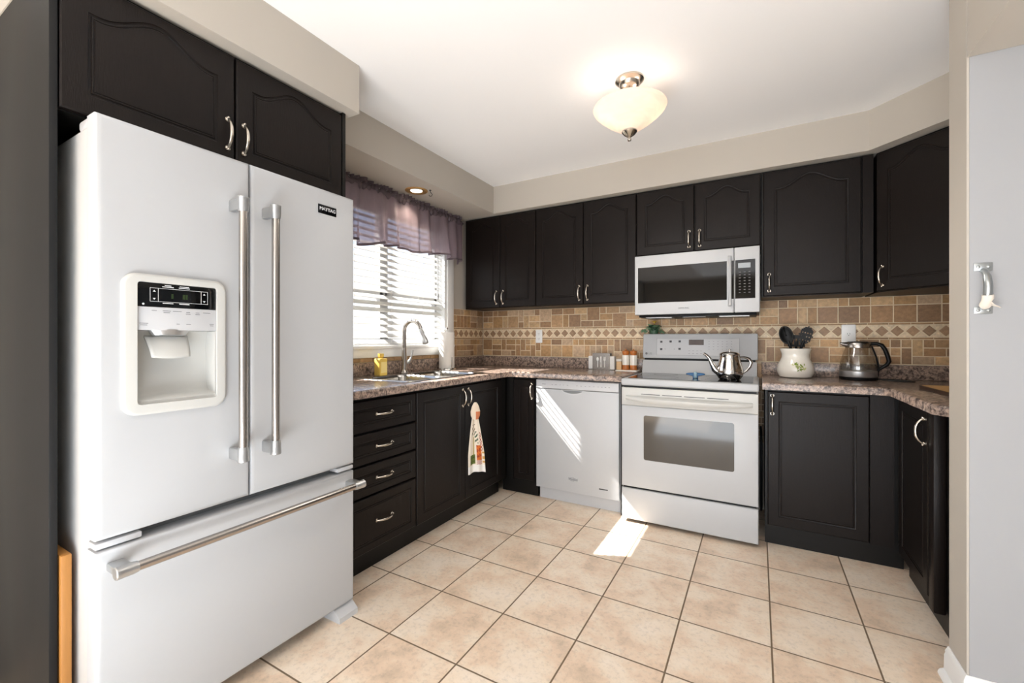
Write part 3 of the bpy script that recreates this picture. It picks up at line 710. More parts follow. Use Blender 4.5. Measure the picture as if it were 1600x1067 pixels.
pd = MB(); pd.grid(lambda u, v: (0.112 + 0.108 * u + (0.006 - 0.012 * u) * v, 0.032 - 0.034 * math.sin(v * 1.35) - 0.006 * math.sin(PI * u), 1.166 - 0.062 * v - 0.004 * math.sin(PI * u) * v), 12, 10)
pd = pd.build('dispenser_paddle', 'white_warm', dl); so = pd.modifiers.new('thickness', 'SOLIDIFY'); so.thickness = 0.006
MB().tube([(0.166, 0.016, 1.1805), (0.166, 0.014, 1.166)], [0.052, 0.040], 28, flat=(1, 0.45)).build('dispenser_spout', 'steel_cap', dl)
dm = MB()
for zz in (1.262, 1.300): dm.box(0.112, 0.258, -0.0064, -0.0060, zz, zz + 0.0009)
for xx in (0.112, 0.131, 0.240, 0.258): dm.box(xx, xx + 0.0009, -0.0064, -0.0060, 1.262, 1.300)
for xx in (0.122, 0.249):
    for zz, s in ((1.290, 1), (1.272, -1)): dm.fill(dm.ring([(xx - 0.0035, -0.0064, zz), (xx + 0.0035, -0.0064, zz), (xx, -0.0064, zz + 0.005 * s)]))
for xx, zz, w in ((0.155, 1.3045, 0.014), (0.155, 1.3085, 0.008), (0.196, 1.3045, 0.014), (0.196, 1.3085, 0.012), (0.155, 1.2575, 0.013), (0.196, 1.2575, 0.013)): dm.box(xx - w, xx + w, -0.0064, -0.006, zz, zz + 0.0022)
dm.ball((0.097, -0.006, 1.254), 0.003, 8)
inlay(dpl, dm, 'ink_white')
dg_ = MB()
for xx in (0.163, 0.192, 0.199): dg_.box(xx, xx + 0.0055, -0.0063, -0.006, 1.273, 1.287)
inlay(dpl, dg_, 'lcd_green')
ds = MB()
for xx, zz, w in ((0.122, 1.236, .006), (0.152, 1.236, .010), (0.152, 1.231, .008), (0.178, 1.236, .011), (0.206, 1.234, .005), (0.206, 1.229, .006), (0.231, 1.234, .005), (0.231, 1.229, .006), (0.256, 1.235, .010),
                  (0.098, 1.199, .010), (0.098, 1.194, .008), (0.180, 1.199, .004), (0.207, 1.199, .006), (0.270, 1.201, .006), (0.270, 1.196, .005)): ds.box(xx - w, xx + w, -0.0063, -0.006, zz, zz + 0.0016)
inlay(csp, ds, 'ink')
# badge
bg = MB().box(0.650, 0.733, -0.003, 0, 1.649, 1.684, 0.0012).build('badge', 'black_gloss', dr)
text_front('MAYTAG', 0.0185, 0.6915, -0.0034, 1.6675, sx=0.98).build('badge_lettering', 'ink_white', dr, smooth=False)
inlay(bg, MB().box(0.655, 0.728, -0.0024, 0, 1.6455, 1.6475), 'ink_white')
hg = MB(); hg.box(0.0, 0.10, 0.008, 0.058, 0.603, 0.620, 0.004); hg.build('hinge_cover', 'white_plastic', fg)
hg = MB(); hg.box(0.746, 0.824, 0.006, 0.058, 0.606, 0.622, 0.003); hg.build('hinge_cover', 'white_plastic', fg)
hg = MB(); hg.box(0.008, 0.075, 0.03, 0.15, 1.728, 1.758, 0.008); hg.build('hinge_cover', 'white_plastic', fg)
for x0, x1 in ((0.735, 0.826), (0.0, 0.09)):
    ft = MB(); ft.plate([(-0.020, 0.0), (0.10, 0.0), (0.10, 0.050), (0.02, 0.050), (-0.020, 0.022)], lambda u, v, w, x0=x0: (x0 + w, u, v), x1 - x0); ft.build('foot_cover', 'white_plastic', fg, angle=20)

# ================================================================== DISHWASHER
dw = thing('dishwasher', 'white built-in dishwasher in the back run with sunlit stripes', 'dishwasher', (-1.392, 2.80, 0), 0)
MB().box(0.0, 0.606, 0.03, 0.56, 0.10, 0.866).build('body', 'white_plastic', dw, smooth=False)
d_ = MB(); d_.plate(rect(0.002, 0.604, 0.095, 0.800), FY(0), 0.0295, ch=0.004, seg=2); d_ = d_.build('door', 'white', dw)
hd = MB(); hd.plate([(0.205, 0.797)] + [(0.205 + 0.15 * t, 0.797 - 0.020 * math.sin(PI * t) ** 0.6) for t in [k / 14 for k in range(1, 14)]] + [(0.355, 0.797)], FY(-0.0012), 0.0008)
hd.build('handle_pocket', 'grey_gap', d_, smooth=False)
hl = MB(); hl.plate([(0.195, 0.801)] + [(0.195 + 0.17 * t, 0.801 - 0.034 * math.sin(PI * t) ** 0.5) for t in [k / 16 for k in range(1, 16)]] + [(0.365, 0.801)], FY(-0.0006), 0.0005)
hl.build('handle_lip', 'white_plastic', d_, smooth=False)
cp = MB(); cp.plate(rect(0.002, 0.604, 0.803, 0.864), FY(-0.003), 0.0325, ch=0.006, seg=3); cp = cp.build('control_panel', 'white_plastic', dw)
mk = MB()
for xx, w in ((0.065, .014), (0.13, .004), (0.158, .008), (0.19, .004), (0.215, .003), (0.245, .005), (0.315, .004), (0.345, .005), (0.375, .004), (0.405, .005), (0.435, .005), (0.465, .004), (0.49, .005), (0.515, .005), (0.54, .005)):
    mk.box(xx - w, xx + w, -0.0034, -0.003, 0.832, 0.8345)
inlay(cp, mk, 'ink')
text_front('Whirlpool', 0.026, 0.285, -0.0005, 0.186, sx=0.62).build('door_lettering', 'ink', d_, smooth=False)
MB().tube([(0.262 + 0.046 * math.cos(a) * 0.5 + 0.023, -0.0006, 0.186 + 0.012 * math.sin(a)) for a in [k * 0.35 + 0.6 for k in range(13)]], 0.0007, 6).build('door_emblem', 'ink', d_)
lb = MB(); lb.box(0.470, 0.530, -0.0008, -0.0002, 0.150, 0.157); lb.build('door_tag', 'ink_dark', d_, smooth=False)
MB().box(0.006, 0.600, 0.058, 0.075, 0.0, 0.092).build('kick_panel', 'white_plastic', dw, smooth=False)

# ================================================================== STOVE
st = thing('stove', 'white electric stove with glass cooktop and windowed oven door', 'stove', (-0.755, 2.74, 0), 0)
W = 0.762
MB().box(0.004, W - 0.004, 0.045, 0.60, 0.02, 0.872).build('body', 'white', st, smooth=False)
for x in (0.05, 0.71):
    for y in (0.08, 0.55): MB().cyl((x, y, 0), (x, y, 0.021), 0.018, 14).build('leveling_foot', 'black', st)
ctp = MB(); ctp.box(0.0, W, -0.012, 0.57, 0.862, 0.906, 0.011, 4); ctp = ctp.build('cooktop', 'white', st)
g_ = MB(); g_.plate(rrect(0.030, W - 0.030, 0.03, 0.52, 0.012, 4), FZ(0.9078), 0.003); cgl = g_.build('cooktop_glass', 'cooktop', ctp)
rg = MB()
for cx, cy, rr in ((0.20, 0.155, 0.115), (0.56, 0.155, 0.085), (0.20, 0.40, 0.075), (0.56, 0.40, 0.105), (0.38, 0.42, 0.05)):
    rg.lathe([(rr, 0.9080), (rr + 0.002, 0.9080), (rr + 0.002, 0.9082), (rr, 0.9082), (rr, 0.9080)], (cx, cy, 0), 40, False, False)
inlay(cgl, rg, 'ink')
bp_ = MB(); bp_.plate([(0.512, 0.9065), (0.60, 0.9065), (0.60, 1.0), (0.548, 1.0)], lambda u, v, w: (0.012 + w, u, v), W - 0.024); bp_.build('backsplash_panel', 'white', st, smooth=False)
MB().box(0.02, W - 0.02, 0.556, 0.60, 0.999, 1.014).build('vent_slot', 'black', st, smooth=False)
# backguard console: slightly leaning front
def FBG(u, v, w): return (u, 0.560 + (v - 1.012) * 0.10 + w, v)
bgd = MB(); bgd.plate(rrect(0.006, W - 0.006, 1.012, 1.192, 0.010, 4), FBG, 0.055, ch=0.006, seg=3); bgd = bgd.build('backguard', 'white', st)
pn_ = MB(); pn_.plate(rrect(0.105, 0.648, 1.036, 1.158, 0.004, 2), lambda u, v, w: FBG(u, v, w - 0.0012), 0.001); tpn = pn_.build('touch_panel', 'white_plastic', bgd)
ol = MB()
for (u0, u1, v0, v1) in ((0.105, 0.648, 1.157, 1.158), (0.105, 0.648, 1.036, 1.037), (0.105, 0.106, 1.036, 1.158), (0.647, 0.648, 1.036, 1.158)): ol.plate(rect(u0, u1, v0, v1), lambda u, v, w: FBG(u, v, w - 0.0016), 0.0004)
for u, v, w in ((0.152, 1.083, .007), (0.215, 1.083, .007)): ol.plate(rect(u + 0.01, u + 0.01 + w, v - 0.003, v), lambda u, v, w: FBG(u, v, w - 0.0016), 0.0004)
for i in range(4):
    for v in (1.070, 1.050): ol.plate(rect(0.325 + i * 0.026, 0.335 + i * 0.026, v, v + 0.002), lambda u, v, w: FBG(u, v, w - 0.0016), 0.0004)
for v in (1.136, 1.118, 1.100, 1.082):
    for i in range(6): ol.plate(rect(0.455 + i * 0.028, 0.463 + i * 0.028, v, v + 0.002), lambda u, v, w: FBG(u, v, w - 0.0016), 0.0004)
inlay(tpn, ol, 'ink')
for (u, v) in ((0.138, 1.134), (0.203, 1.136), (0.265, 1.137), (0.138, 1.080), (0.265, 1.083)):
    k_ = MB(); k_.plate(rect(u - 0.008, u + 0.008, v - 0.007, v + 0.007), lambda u, v, w: FBG(u, v, w - 0.002), 0.0009); k_.build('indicator_window', 'ink_dark', bgd, smooth=False)
k_ = MB(); k_.plate(rect(0.327, 0.425, 1.112, 1.150), lambda u, v, w: FBG(u, v, w - 0.002), 0.0009); k_.build('clock_display', 'lcd_brown', bgd, smooth=False)
TBG = lambda x, z: Matrix.Translation(FBG(x, z, -0.0008)) @ Matrix.Rotation(R(90) , 4, 'X')
lg = MB(); lg.add(text_mb('LG', 0.020, 0.0005), TBG(0.060, 1.047)); lg.add(MB().lathe([(0.0001, 0), (0.0085, 0), (0.0085, 0.0006), (0.0001, 0.0006)], n=24, cap0=False, cap1=False), TBG(0.033, 1.047))
lg.build('console_lettering', 'ink', bgd, smooth=False)
# oven door
od = MB(); od.plate(rect(0.003, W - 0.003, 0.228, 0.738), FY(-0.006), 0.048, rrect(0.140, 0.640, 0.405, 0.681, 0.012, 4), ch=0.006, seg=3); od = od.build('oven_door', 'white', st)
ow = MB(); ow.plate(rrect(0.1395, 0.6405, 0.4045, 0.6815, 0.012, 4), FY(-0.0045), 0.03); ow.build('oven_window', 'oven_glass', od)
ob = MB(); ob.plate(rect(0.003, W - 0.003, 0.7385, 0.850), FY(-0.008), 0.05, ch=0.006, seg=3); ob = ob.build('door_band', 'white_warm', od)
vs = MB()
for i in range(4): vs.box(0.125 + i * 0.125, 0.237 + i * 0.125, -0.0085, -0.007, 0.8105, 0.8145)
inlay(ob, vs, 'ink_dark')
oh = MB(); n = 28; rings = []
for k in range(n + 1):
    t = -1 + 2 * k / n; x = W / 2 + t * 0.350; s = (1 - abs(t) ** 4); zt = 0.800; zb = 0.776 - 0.016 * (1 - t * t) ; pj = 0.012 + 0.036 * s ** 0.7
    rings.append(oh.ring([(x, -0.0078, zt), (x, -0.008 - pj * 0.7, zt - 0.002), (x, -0.008 - pj, zt - 0.012), (x, -0.008 - pj, zb + 0.006), (x, -0.008 - pj + 0.006, zb), (x, -0.008 - pj * 0.5, zb + 0.004), (x, -0.0078, zb + 0.010)]))
for a, b in zip(rings, rings[1:]): oh.bridge(a, b)
oh.fill(rings[0]); oh.fill(rings[-1]); oh.build('handle', 'white_warm', od, angle=50)
dd = MB(); dd.plate(rect(0.003, W - 0.003, 0.022, 0.216), FY(-0.006), 0.050, ch=0.008, seg=3); dd.build('storage_drawer', 'white', st)
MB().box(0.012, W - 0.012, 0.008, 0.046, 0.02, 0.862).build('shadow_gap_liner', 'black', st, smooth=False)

# ================================================================== MICROWAVE
mw = thing('microwave', 'white over-the-range microwave with black window above the stove', 'microwave', (-0.735, 3.0, 1.318), 0)
MB().box(0.002, 0.744, 0.030, 0.375, 0.0, 0.398).build('body', 'black', mw, smooth=False)
md = MB(); md.plate(rrect(0.0, 0.607, 0.0, 0.401, 0.006, 3), FY(0), 0.0295, rect(0.022, 0.568, 0.080, 0.321), ch=0.005, seg=3); md = md.build('door', 'white', mw)
g_ = MB(); g_.plate(rect(0.0215, 0.5685, 0.0795, 0.3215), FY(0.0006), 0.02); g_.build('door_window', 'black_gloss', md, smooth=False)
g_ = MB(); g_.plate(rect(0.593, 0.606, 0.085, 0.321), FY(-0.0006), 0.0005); g_.build('door_stripe', 'black_gloss', md, smooth=False)
hb = MB(); hb.plate(rrect(0.574, 0.594, 0.040, 0.350, 0.004, 3), FY(-0.020), 0.0195, ch=0.006, seg=3); hb.build('handle', 'white', md)
text_front('SAMSUNG', 0.0145, 0.315, -0.0004, 0.038).build('door_lettering', 'ink_dark', md, smooth=False)
pc = MB(); pc.plate(rrect(0.609, 0.746, 0.0, 0.401, 0.006, 3), FY(0), 0.0295, ch=0.005, seg=3); pc = pc.build('control_panel', 'white', mw)
g_ = MB(); g_.plate(rect(0.614, 0.722, 0.085, 0.322), FY(-0.0012), 0.001); kpn = g_.build('key_panel', 'black_gloss', pc, smooth=False)
g_ = MB(); g_.plate(rect(0.630, 0.697, 0.272, 0.302), FY(-0.0018), 0.0005); g_.build('display', 'lcd_grey', pc, smooth=False)
kb = MB()
for r_ in range(8):
    for c_ in range(3): kb.box(0.634 + c_ * 0.026, 0.644 + c_ * 0.026, -0.0017, -0.0012, 0.245 - r_ * 0.018, 0.249 - r_ * 0.018)
inlay(kpn, kb, 'ink')
vn = MB(); vn.box(0.02, 0.728, 0.04, 0.36, -0.016, 0.0, 0.004); vn = vn.build('vent_base', 'black', mw)
for x0, x1 in ((0.06, 0.23), (0.52, 0.69)): MB().box(x0, x1, 0.07, 0.20, -0.0195, -0.0158).build('vent_filter', 'steel_cap', vn, smooth=False)
MB().box(0.30, 0.44, 0.07, 0.14, -0.0185, -0.0158).build('lamp_cover', 'lcd_grey', vn, smooth=False)

# ================================================================== SINK, FAUCET AND THINGS BY THE WINDOW
sk = thing('sink', 'stainless double-bowl kitchen sink set in the countertop', 'sink', (-1.9, 2.19, 0.914))
rm = MB()
o1 = rrect(-2.178, -1.668, 1.80, 2.580, 0.04, 6); B1 = rrect(-2.075, -1.715, 1.85, 2.165, 0.06, 6); B2 = rrect(-2.075, -1.715, 2.205, 2.53, 0.06, 6)
la = rm.ring([(u, v, 0.9146) for u, v in o1]); lb_ = rm.ring([(u, v, 0.9185) for u, v in offset_loop(o1, 0.004)]); lc = rm.ring([(u, v, 0.9185) for u, v in offset_loop(o1, 0.014)]); ld = rm.ring([(u, v, 0.9165) for u, v in offset_loop(o1, 0.020)])
rm.bridge(la, lb_); rm.bridge(lb_, lc); rm.bridge(lc, ld)
hl_ = [rm.ring([(u, v, 0.9165) for u, v in B]) for B in (B1, B2)]
rm.fill(ld, *hl_); rm.xf(W2L(sk)).build('rim', 'sink', sk, angle=50, recalc=True)
for B in (B1, B2):
    b = MB(); prev = None
    for off, z in ((0, 0.9165), (0.004, 0.912), (0.008, 0.90), (0.012, 0.80), (0.020, 0.755), (0.035, 0.742), (0.06, 0.738), (0.12, 0.735)):
        l = b.ring([(u, v, z) for u, v in (offset_loop(B, off) if off else B)])
        if prev: b.bridge(prev, l)
        prev = l
    b.fill(prev); b.xf(W2L(sk)); bo = b.build('bowl', 'sink', sk, angle=50)
    cx, cy = sum(p[0] for p in B) / len(B), sum(p[1] for p in B) / len(B)
    MB().lathe([(0.0001, 0.737), (0.03, 0.737), (0.042, 0.740), (0.044, 0.7355)], (cx, cy, 0), 24, False, False).xf(W2L(sk)).build('drain', 'chrome', bo)
fc = thing('faucet', 'brushed steel gooseneck faucet behind the sink', 'faucet', (-2.128, 2.235, 0.9166))
MB().lathe([(0.0, 0.0), (0.030, 0.0), (0.030, 0.004), (0.024, 0.010), (0.020, 0.03), (0.0195, 0.07), (0.018, 0.12), (0.0165, 0.165), (0.0145, 0.175), (0.0, 0.175)], n=28, cap0=False, cap1=False).build('body', 'steel', fc)
aim = Vector((0.99, 0.05, 0)); sp = [(0, 0, 0.172), (0, 0, 0.27)]
for k in range(13):
    a = PI - (PI * 0.93) * k / 12; q = aim * (0.072 + 0.072 * math.cos(a)); sp.append((q.x, q.y, 0.29 + 0.072 * math.sin(a)))
MB().tube(sp, 0.0138, 18).build('spout', 'steel', fc)
e0 = Vector(sp[-1]); dr_ = (Vector(sp[-1]) - Vector(sp[-2])).normalized(); dr_ = (dr_ + aim * 0.12).normalized()
MB().tube([e0, e0 + dr_ * 0.012, e0 + dr_ * 0.05, e0 + dr_ * 0.075, e0 + dr_ * 0.10, e0 + dr_ * 0.108], [0.0125, 0.0145, 0.015, 0.0185, 0.0205, 0.018], 20).build('spray_head', 'steel_cap', fc)
lv = MB(); lv.cyl((0.0, 0.012, 0.075), (0.012, 0.034, 0.078), 0.012, 16); lv.tube([(0.010, 0.032, 0.078), (0.018, 0.044, 0.095), (0.022, 0.052, 0.125), (0.026, 0.060, 0.160)], [0.010, 0.008, 0.006, 0.0065], 12, flat=(1, 0.6)); lv.build('lever', 'steel_cap', fc)
sb = thing('soap_bottle', 'square bottle of amber liquid soap left of the faucet', 'bottle', (-2.105, 2.0, 0.9185), R(6))
b = MB(); b.box(-0.026, 0.026, -0.036, 0.036, 0, 0.112, 0.008, 3); b.build('bottle_body', 'soap', sb)
MB().lathe([(0.015, 0.111), (0.015, 0.118), (0.019, 0.119), (0.019, 0.140), (0.017, 0.143), (0.0, 0.143)], n=20, cap1=False).build('cap', 'soap', sb)
MB().box(0.0258, 0.0266, -0.028, 0.028, 0.02, 0.09).build('label_patch', 'soap_label', sb, smooth=False)
ph = thing('paper_towel_holder', 'steel paper towel holder by the window corner', 'towel holder', (-2.135, 2.715, 0.9142))
MB().lathe([(0.0, 0), (0.078, 0), (0.078, 0.006), (0.074, 0.012), (0.0, 0.014)], n=36, cap0=False, cap1=False).build('base', 'chrome', ph)
MB().lathe([(0.006, 0.013), (0.006, 0.312), (0.010, 0.314), (0.012, 0.322), (0.008, 0.332), (0.0, 0.334)], n=16, cap1=False).build('post', 'chrome', ph)
MB().tube([(0.066, -0.022, 0.012), (0.068, -0.022, 0.05), (0.068, -0.022, 0.10)], 0.0035, 10).build('tension_arm', 'chrome', ph)
pt = MB(); pt.lathe([(0.019, 0.0), (0.060, 0.0), (0.0605, 0.004), (0.0605, 0.276), (0.060, 0.28), (0.019, 0.28), (0.019, 0.0)], n=40, cap0=False, cap1=False)
pt.tube([(0.0602 * math.cos(a), 0.0602 * math.sin(a), 0.14) for a in (0.3, 0.32)], 0.0001, 4)
pt = pt.build('paper_towel_roll', 'paper'); pt.location = (-2.135, 2.715, 0.9284); tag(pt, 'white paper towel roll standing on its steel holder', 'paper towel')
# dish towel hung by a buttoned loop on the sink cabinet handle
tw = thing('dish_towel', 'printed autumn dish towel hanging from the sink cabinet handle', 'towel', (-1.566, 2.275, 0.305), R(-38))
tm = MB(); nu, nv = 26, 60
cl = tm.bm.loops.layers.float_color.new('tint')
def tw_pt(u, v):
    z = 0.355 * (1 - v); w = 0.020 + 0.030 * min(1, v * 1.5) ** 0.8 + 0.010 * v
    y = (u - 0.5) * 2 * w + 0.012 * v; x = 0.006 + 0.010 * math.sin(u * 11 + v * 1.2) * (0.35 + 0.65 * v) - 0.02 * (1 - v) * 0 + 0.006 * math.cos(u * 5)
    return (x, y, z - 0.012 * math.cos(u * 6) * v * 0.4)
def tw_col(u, v):
    base = srgb(226, 214, 196) if v < 0.86 else srgb(232, 228, 222)
    if v < 0.10: return base
    h = lambda a, b, r: ((u - a) ** 2 * 0.32 + (v - b) ** 2) < r * r
    if 0.16 < u < 0.48 and 0.68 < v < 0.85: return srgb(92, 104, 40) if math.sin(u * 60) + math.cos(v * 90) > -0.6 else srgb(60, 72, 30)
    if 0.52 < u < 0.84 and 0.52 < v < 0.78: return srgb(206, 106, 38) if math.sin(u * 50) + math.sin(v * 60 + u * 9) > -0.5 else srgb(150, 50, 28)
    if 0.52 < u < 0.84 and 0.78 <= v < 0.87: return srgb(150, 40, 36) if (int(u * 26) + int(v * 60)) % 2 else srgb(232, 224, 214)
    if 0.80 < u < 0.95 and 0.28 < v < 0.62 and math.sin(v * 95) * math.cos(u * 50) > 0.05: return srgb(150, 44, 40)
    if 0.48 < u < 0.70 and 0.26 < v < 0.48 and math.sin(v * 80 + u * 20) > 0.1: return srgb(60, 84, 60)
    if 0.18 < u < 0.50 and 0.14 < v < 0.34 and math.sin(v * 70 + u * 24) > 0.35: return srgb(104, 84, 62)
    if 0.34 < u < 0.44 and 0.36 < v < 0.68: return srgb(166, 150, 96)
    if 0.90 < u and 0.62 < v < 0.84 and math.sin(v * 70) > 0: return srgb(196, 150, 80)
    return base
g = [[tm.bm.verts.new(tw_pt(i / nu, j / nv)) for j in range(nv + 1)] for i in range(nu + 1)]
for i in range(nu):
    for j in range(nv):
        f = tm.bm.faces.new((g[i][j], g[i + 1][j], g[i + 1][j + 1], g[i][j + 1]))
        for lp in f.loops: lp[cl] = tw_col((i + .5) / nu, (j + .5) / nv)
tm = tm.build('towel_cloth', 'towel', tw, angle=60); so = tm.modifiers.new('thickness', 'SOLIDIFY'); so.thickness = 0.003
tb = MB(); cl = tb.bm.loops.layers.float_color.new('tint')
rings = [tb.ring([(0.006 + 0.008 * math.cos(a) * s + 0.004, w * math.sin(a) + 0.002, z) for a in [2 * PI * k / 16 for k in range(16)]]) for z, w, s in ((0.340, 0.018, 1.2), (0.362, 0.030, 1.2), (0.390, 0.032, 1.1), (0.418, 0.025, 1.0), (0.438, 0.016, 0.9), (0.448, 0.008, 0.6))]
for a, b in zip(rings, rings[1:]): tb.bridge(a, b)
tb.fill(rings[0]); tb.fill(rings[-1])
for f in tb.bm.faces:
    c = f.calc_center_median()
    for lp in f.loops: lp[cl] = srgb(200, 120, 80) if (c.z < 0.385 and c.y > 0.004 and c.x > 0.005) else srgb(224, 206, 184)
tb.build('hanging_tab', 'towel', tw, angle=60)

# ================================================================== ON THE BACK COUNTER
ZC_ = 0.9142
nh = thing('napkin_holder', 'steel napkin holder with spoon, knife and fork cut-outs', 'napkin holder', (-1.067, 3.290, ZC_))
pw, phh = 0.070, 0.128
def cut_plate(y):
    mb = MB(); mb.plate(rrect(-pw, pw, 0.0, phh, 0.006, 3), FY(y), 0.0016)
    return mb
fpl = cut_plate(0.0).build('front_plate', 'steel', nh, smooth=False)
cut_plate(0.052).build('back_plate', 'steel', nh, smooth=False)
MB().box(-pw, pw, 0.0016, 0.052, 0.0, 0.002).build('base', 'steel', nh, smooth=False)
cu_ = MB()
def flat(P): cu_.plate(P, FY(-0.0006), 0.0005)
ell = lambda cx, cz, a, b: [(cx + a * math.cos(2 * PI * k / 18), cz + b * math.sin(2 * PI * k / 18)) for k in range(18)]
flat(ell(-0.028, 0.082, 0.0095, 0.016)); flat(rect(-0.0305, -0.0255, 0.018, 0.07))
flat([(-0.004, 0.018), (0.003, 0.018), (0.003, 0.098), (0.0, 0.106), (-0.006, 0.098), (-0.006, 0.060), (-0.003, 0.056)])
flat(rect(0.0255, 0.0305, 0.018, 0.072)); flat([(0.020, 0.072), (0.036, 0.072), (0.036, 0.080), (0.020, 0.080)])
for x in (0.020, 0.0265, 0.033): flat(rect(x, x + 0.003, 0.08, 0.100))
inlay(fpl, cu_, 'paper')
nk = MB(); nk.box(-1.067 - 0.104, -1.067 + 0.104, 3.2935, 3.3405, ZC_ + 0.0022, ZC_ + 0.105, 0.002); nk = nk.build('napkin_stack', 'paper'); tag(nk, 'stack of white paper napkins in the steel holder', 'napkins')
ty = MB(); ty.plate(rrect(-0.935, -0.772, 3.215, 3.335, 0.01, 4), FZ(ZC_ + 0.008), 0.008, ch=0.003); ty = ty.build('tray', 'ceramic'); tag(ty, 'thin white tray under the wooden grinders', 'tray')
for x, lab in ((-0.868, 'wood and white grinder, the one nearer the napkin holder'), (-0.810, 'wood and white grinder, the one nearer the stove')):
    gr = thing('grinder', lab, 'grinder', (x, 3.27, ZC_ + 0.0082), 0, 'pair of wooden grinders')
    MB().lathe([(0.0, 0), (0.026, 0), (0.0275, 0.004), (0.0275, 0.010), (0.025, 0.018), (0.027, 0.032), (0.027, 0.036), (0.0, 0.036)], n=28, cap0=False, cap1=False).build('base', 'wood_orange', gr)
    MB().lathe([(0.0, 0.0362), (0.0275, 0.0362), (0.0275, 0.110), (0.0, 0.110)], n=28, cap0=False, cap1=False).build('body', 'ceramic', gr)
    MB().lathe([(0.0, 0.1102), (0.022, 0.1102), (0.022, 0.116), (0.026, 0.124), (0.027, 0.134), (0.023, 0.142), (0.010, 0.146), (0.006, 0.149), (0.006, 0.154), (0.0, 0.157)], n=28, cap0=False, cap1=False).build('cap', 'wood_orange', gr)
wb = thing('wooden_box', 'small pale wooden canister with white lid beside the grinders', 'canister', (-0.914, 3.262, ZC_ + 0.0082))
MB().box(-0.018, 0.018, -0.022, 0.022, 0, 0.062, 0.003).build('box_body', 'wood_pale', wb)
MB().box(-0.020, 0.020, -0.024, 0.024, 0.0622, 0.080, 0.004).build('lid', 'ceramic', wb)

# ornament on the stove backguard
pl = thing('trailing_plant', 'small green leafy plant perched on the stove backguard', 'plant', (-0.675, 3.335, 1.1925)); pl.scale = (1.2, 1.1, 1.28)
MB().lathe([(0.0, 0), (0.024, 0), (0.029, 0.02), (0.031, 0.036), (0.027, 0.037), (0.0, 0.034)], n=20, cap0=False, cap1=False).build('pot', 'leaf_dark', pl)
def leaf(mb, p, d, L, w, droop, roll=0.0):
    d = Vector(d).normalized(); s = d.cross(Vector((0, 0, 1)));
    s = s.normalized() if s.length > 1e-3 else Vector((1, 0, 0)); s = (s + Vector((0, 0, roll))).normalized(); n = 7; a = []; b = []; c = []
    for k in range(n + 1):
        t = k / n; q = Vector(p) + d * L * t + Vector((0, 0, -droop * t * t)); ww = w * math.sin(PI * min(1, t * 0.92 + 0.06)) ** 0.8
        a.append(mb.bm.verts.new(q - s * ww)); c.append(mb.bm.verts.new(q + Vector((0, 0, -0.12 * w)))); b.append(mb.bm.verts.new(q + s * ww))
    for k in range(n):
        mb.bm.faces.new((a[k], a[k + 1], c[k + 1], c[k])); mb.bm.faces.new((c[k], c[k + 1], b[k + 1], b[k]))
rnd = random.Random(3); lf = MB(); ld_ = MB()
for k in range(44):
    a = rnd.uniform(0, 2 * PI); e_ = rnd.uniform(-0.1, 0.9)
    d = (math.cos(a) * math.cos(e_) * 1.1, -abs(math.sin(a)) * math.cos(e_) * 0.9 - 0.05, math.sin(e_) * 0.8)
    leaf(lf if k % 3 else ld_, (rnd.uniform(-.018, .018), rnd.uniform(-.014, 0.006), 0.036), d, rnd.uniform(0.030, 0.052), rnd.uniform(0.010, 0.015), rnd.uniform(0.002, 0.020), rnd.uniform(-.5, .5))
for x, z0 in ((-0.042, 0.026), (-0.052, 0.022), (0.046, 0.022), (0.054, 0.016), (-0.034, 0.018), (0.036, 0.018)):
    leaf(lf, (x, -0.028, z0), (0.3 * (1 if x > 0 else -1), -0.6, 0.1), 0.028, 0.011, 0.020, 0.3)
    lf.tube([(x * 0.3, -0.006, 0.036), (x * 0.7, -0.018, 0.036), (x, -0.028, z0)], 0.0014, 6)
lf.build('foliage', 'leaf', pl, recalc=False); ld_.build('dark_foliage', 'leaf_dark', pl, recalc=False)
fl = MB(); 
for k in range(9):
    a = 2 * PI * k / 9; leaf(fl, (0.004, -0.004, 0.066), (math.cos(a), math.sin(a), 0.55), 0.026, 0.008, 0.004)
fl.ball((0.004, -0.004, 0.068), 0.008, 10); fl.tube([(0.002, -0.002, 0.034), (0.004, -0.004, 0.068)], 0.002, 6); fl.build('bloom', 'yellow_petal', pl, recalc=False)

# on the cooktop
ZG = 0.9080
br = thing('spoon_rest', 'small blue bow-shaped spoon rest on the stove cooktop', 'spoon rest', (-0.342, 2.945, ZG), R(6))
bb = MB()
for sg in (-1, 1):
    bb.grid(lambda u, v, sg=sg: (sg * (0.008 + 0.048 * u), (v - 0.5) * (0.034 + 0.016 * u) * (1 - 0.72 * u * u), 0.014 + 0.020 * math.sin(v * PI) * (1 - u) ** 0.6 + 0.012 * u), 8, 8)
bb = bb.build('bow', 'blue', br); so = bb.modifiers.new('thickness', 'SOLIDIFY'); so.thickness = 0.004
MB().box(-0.010, 0.010, -0.024, 0.024, 0.0, 0.038, 0.006, 3).build('center_band', 'blue_pale', br)
MB().box(-0.016, 0.016, -0.018, 0.018, 0.0, 0.022, 0.004).build('foot', 'blue', br)
tp_ = thing('teapot', 'polished steel teapot on the right rear of the cooktop', 'teapot', (-0.150, 2.955, ZG))
MB().lathe([(0.0, 0.0), (0.054, 0.0), (0.060, 0.004), (0.0735, 0.026), (0.077, 0.044), (0.0735, 0.070), (0.064, 0.100), (0.0575, 0.130), (0.0565, 0.148), (0.059, 0.153), (0.0, 0.1535)], n=44, cap0=False, cap1=False).build('body', 'chrome', tp_)
MB().lathe([(0.0, 0.1537), (0.056, 0.1537), (0.054, 0.158), (0.040, 0.166), (0.018, 0.170), (0.0, 0.171)], n=36, cap0=False, cap1=False).build('lid', 'chrome', tp_)
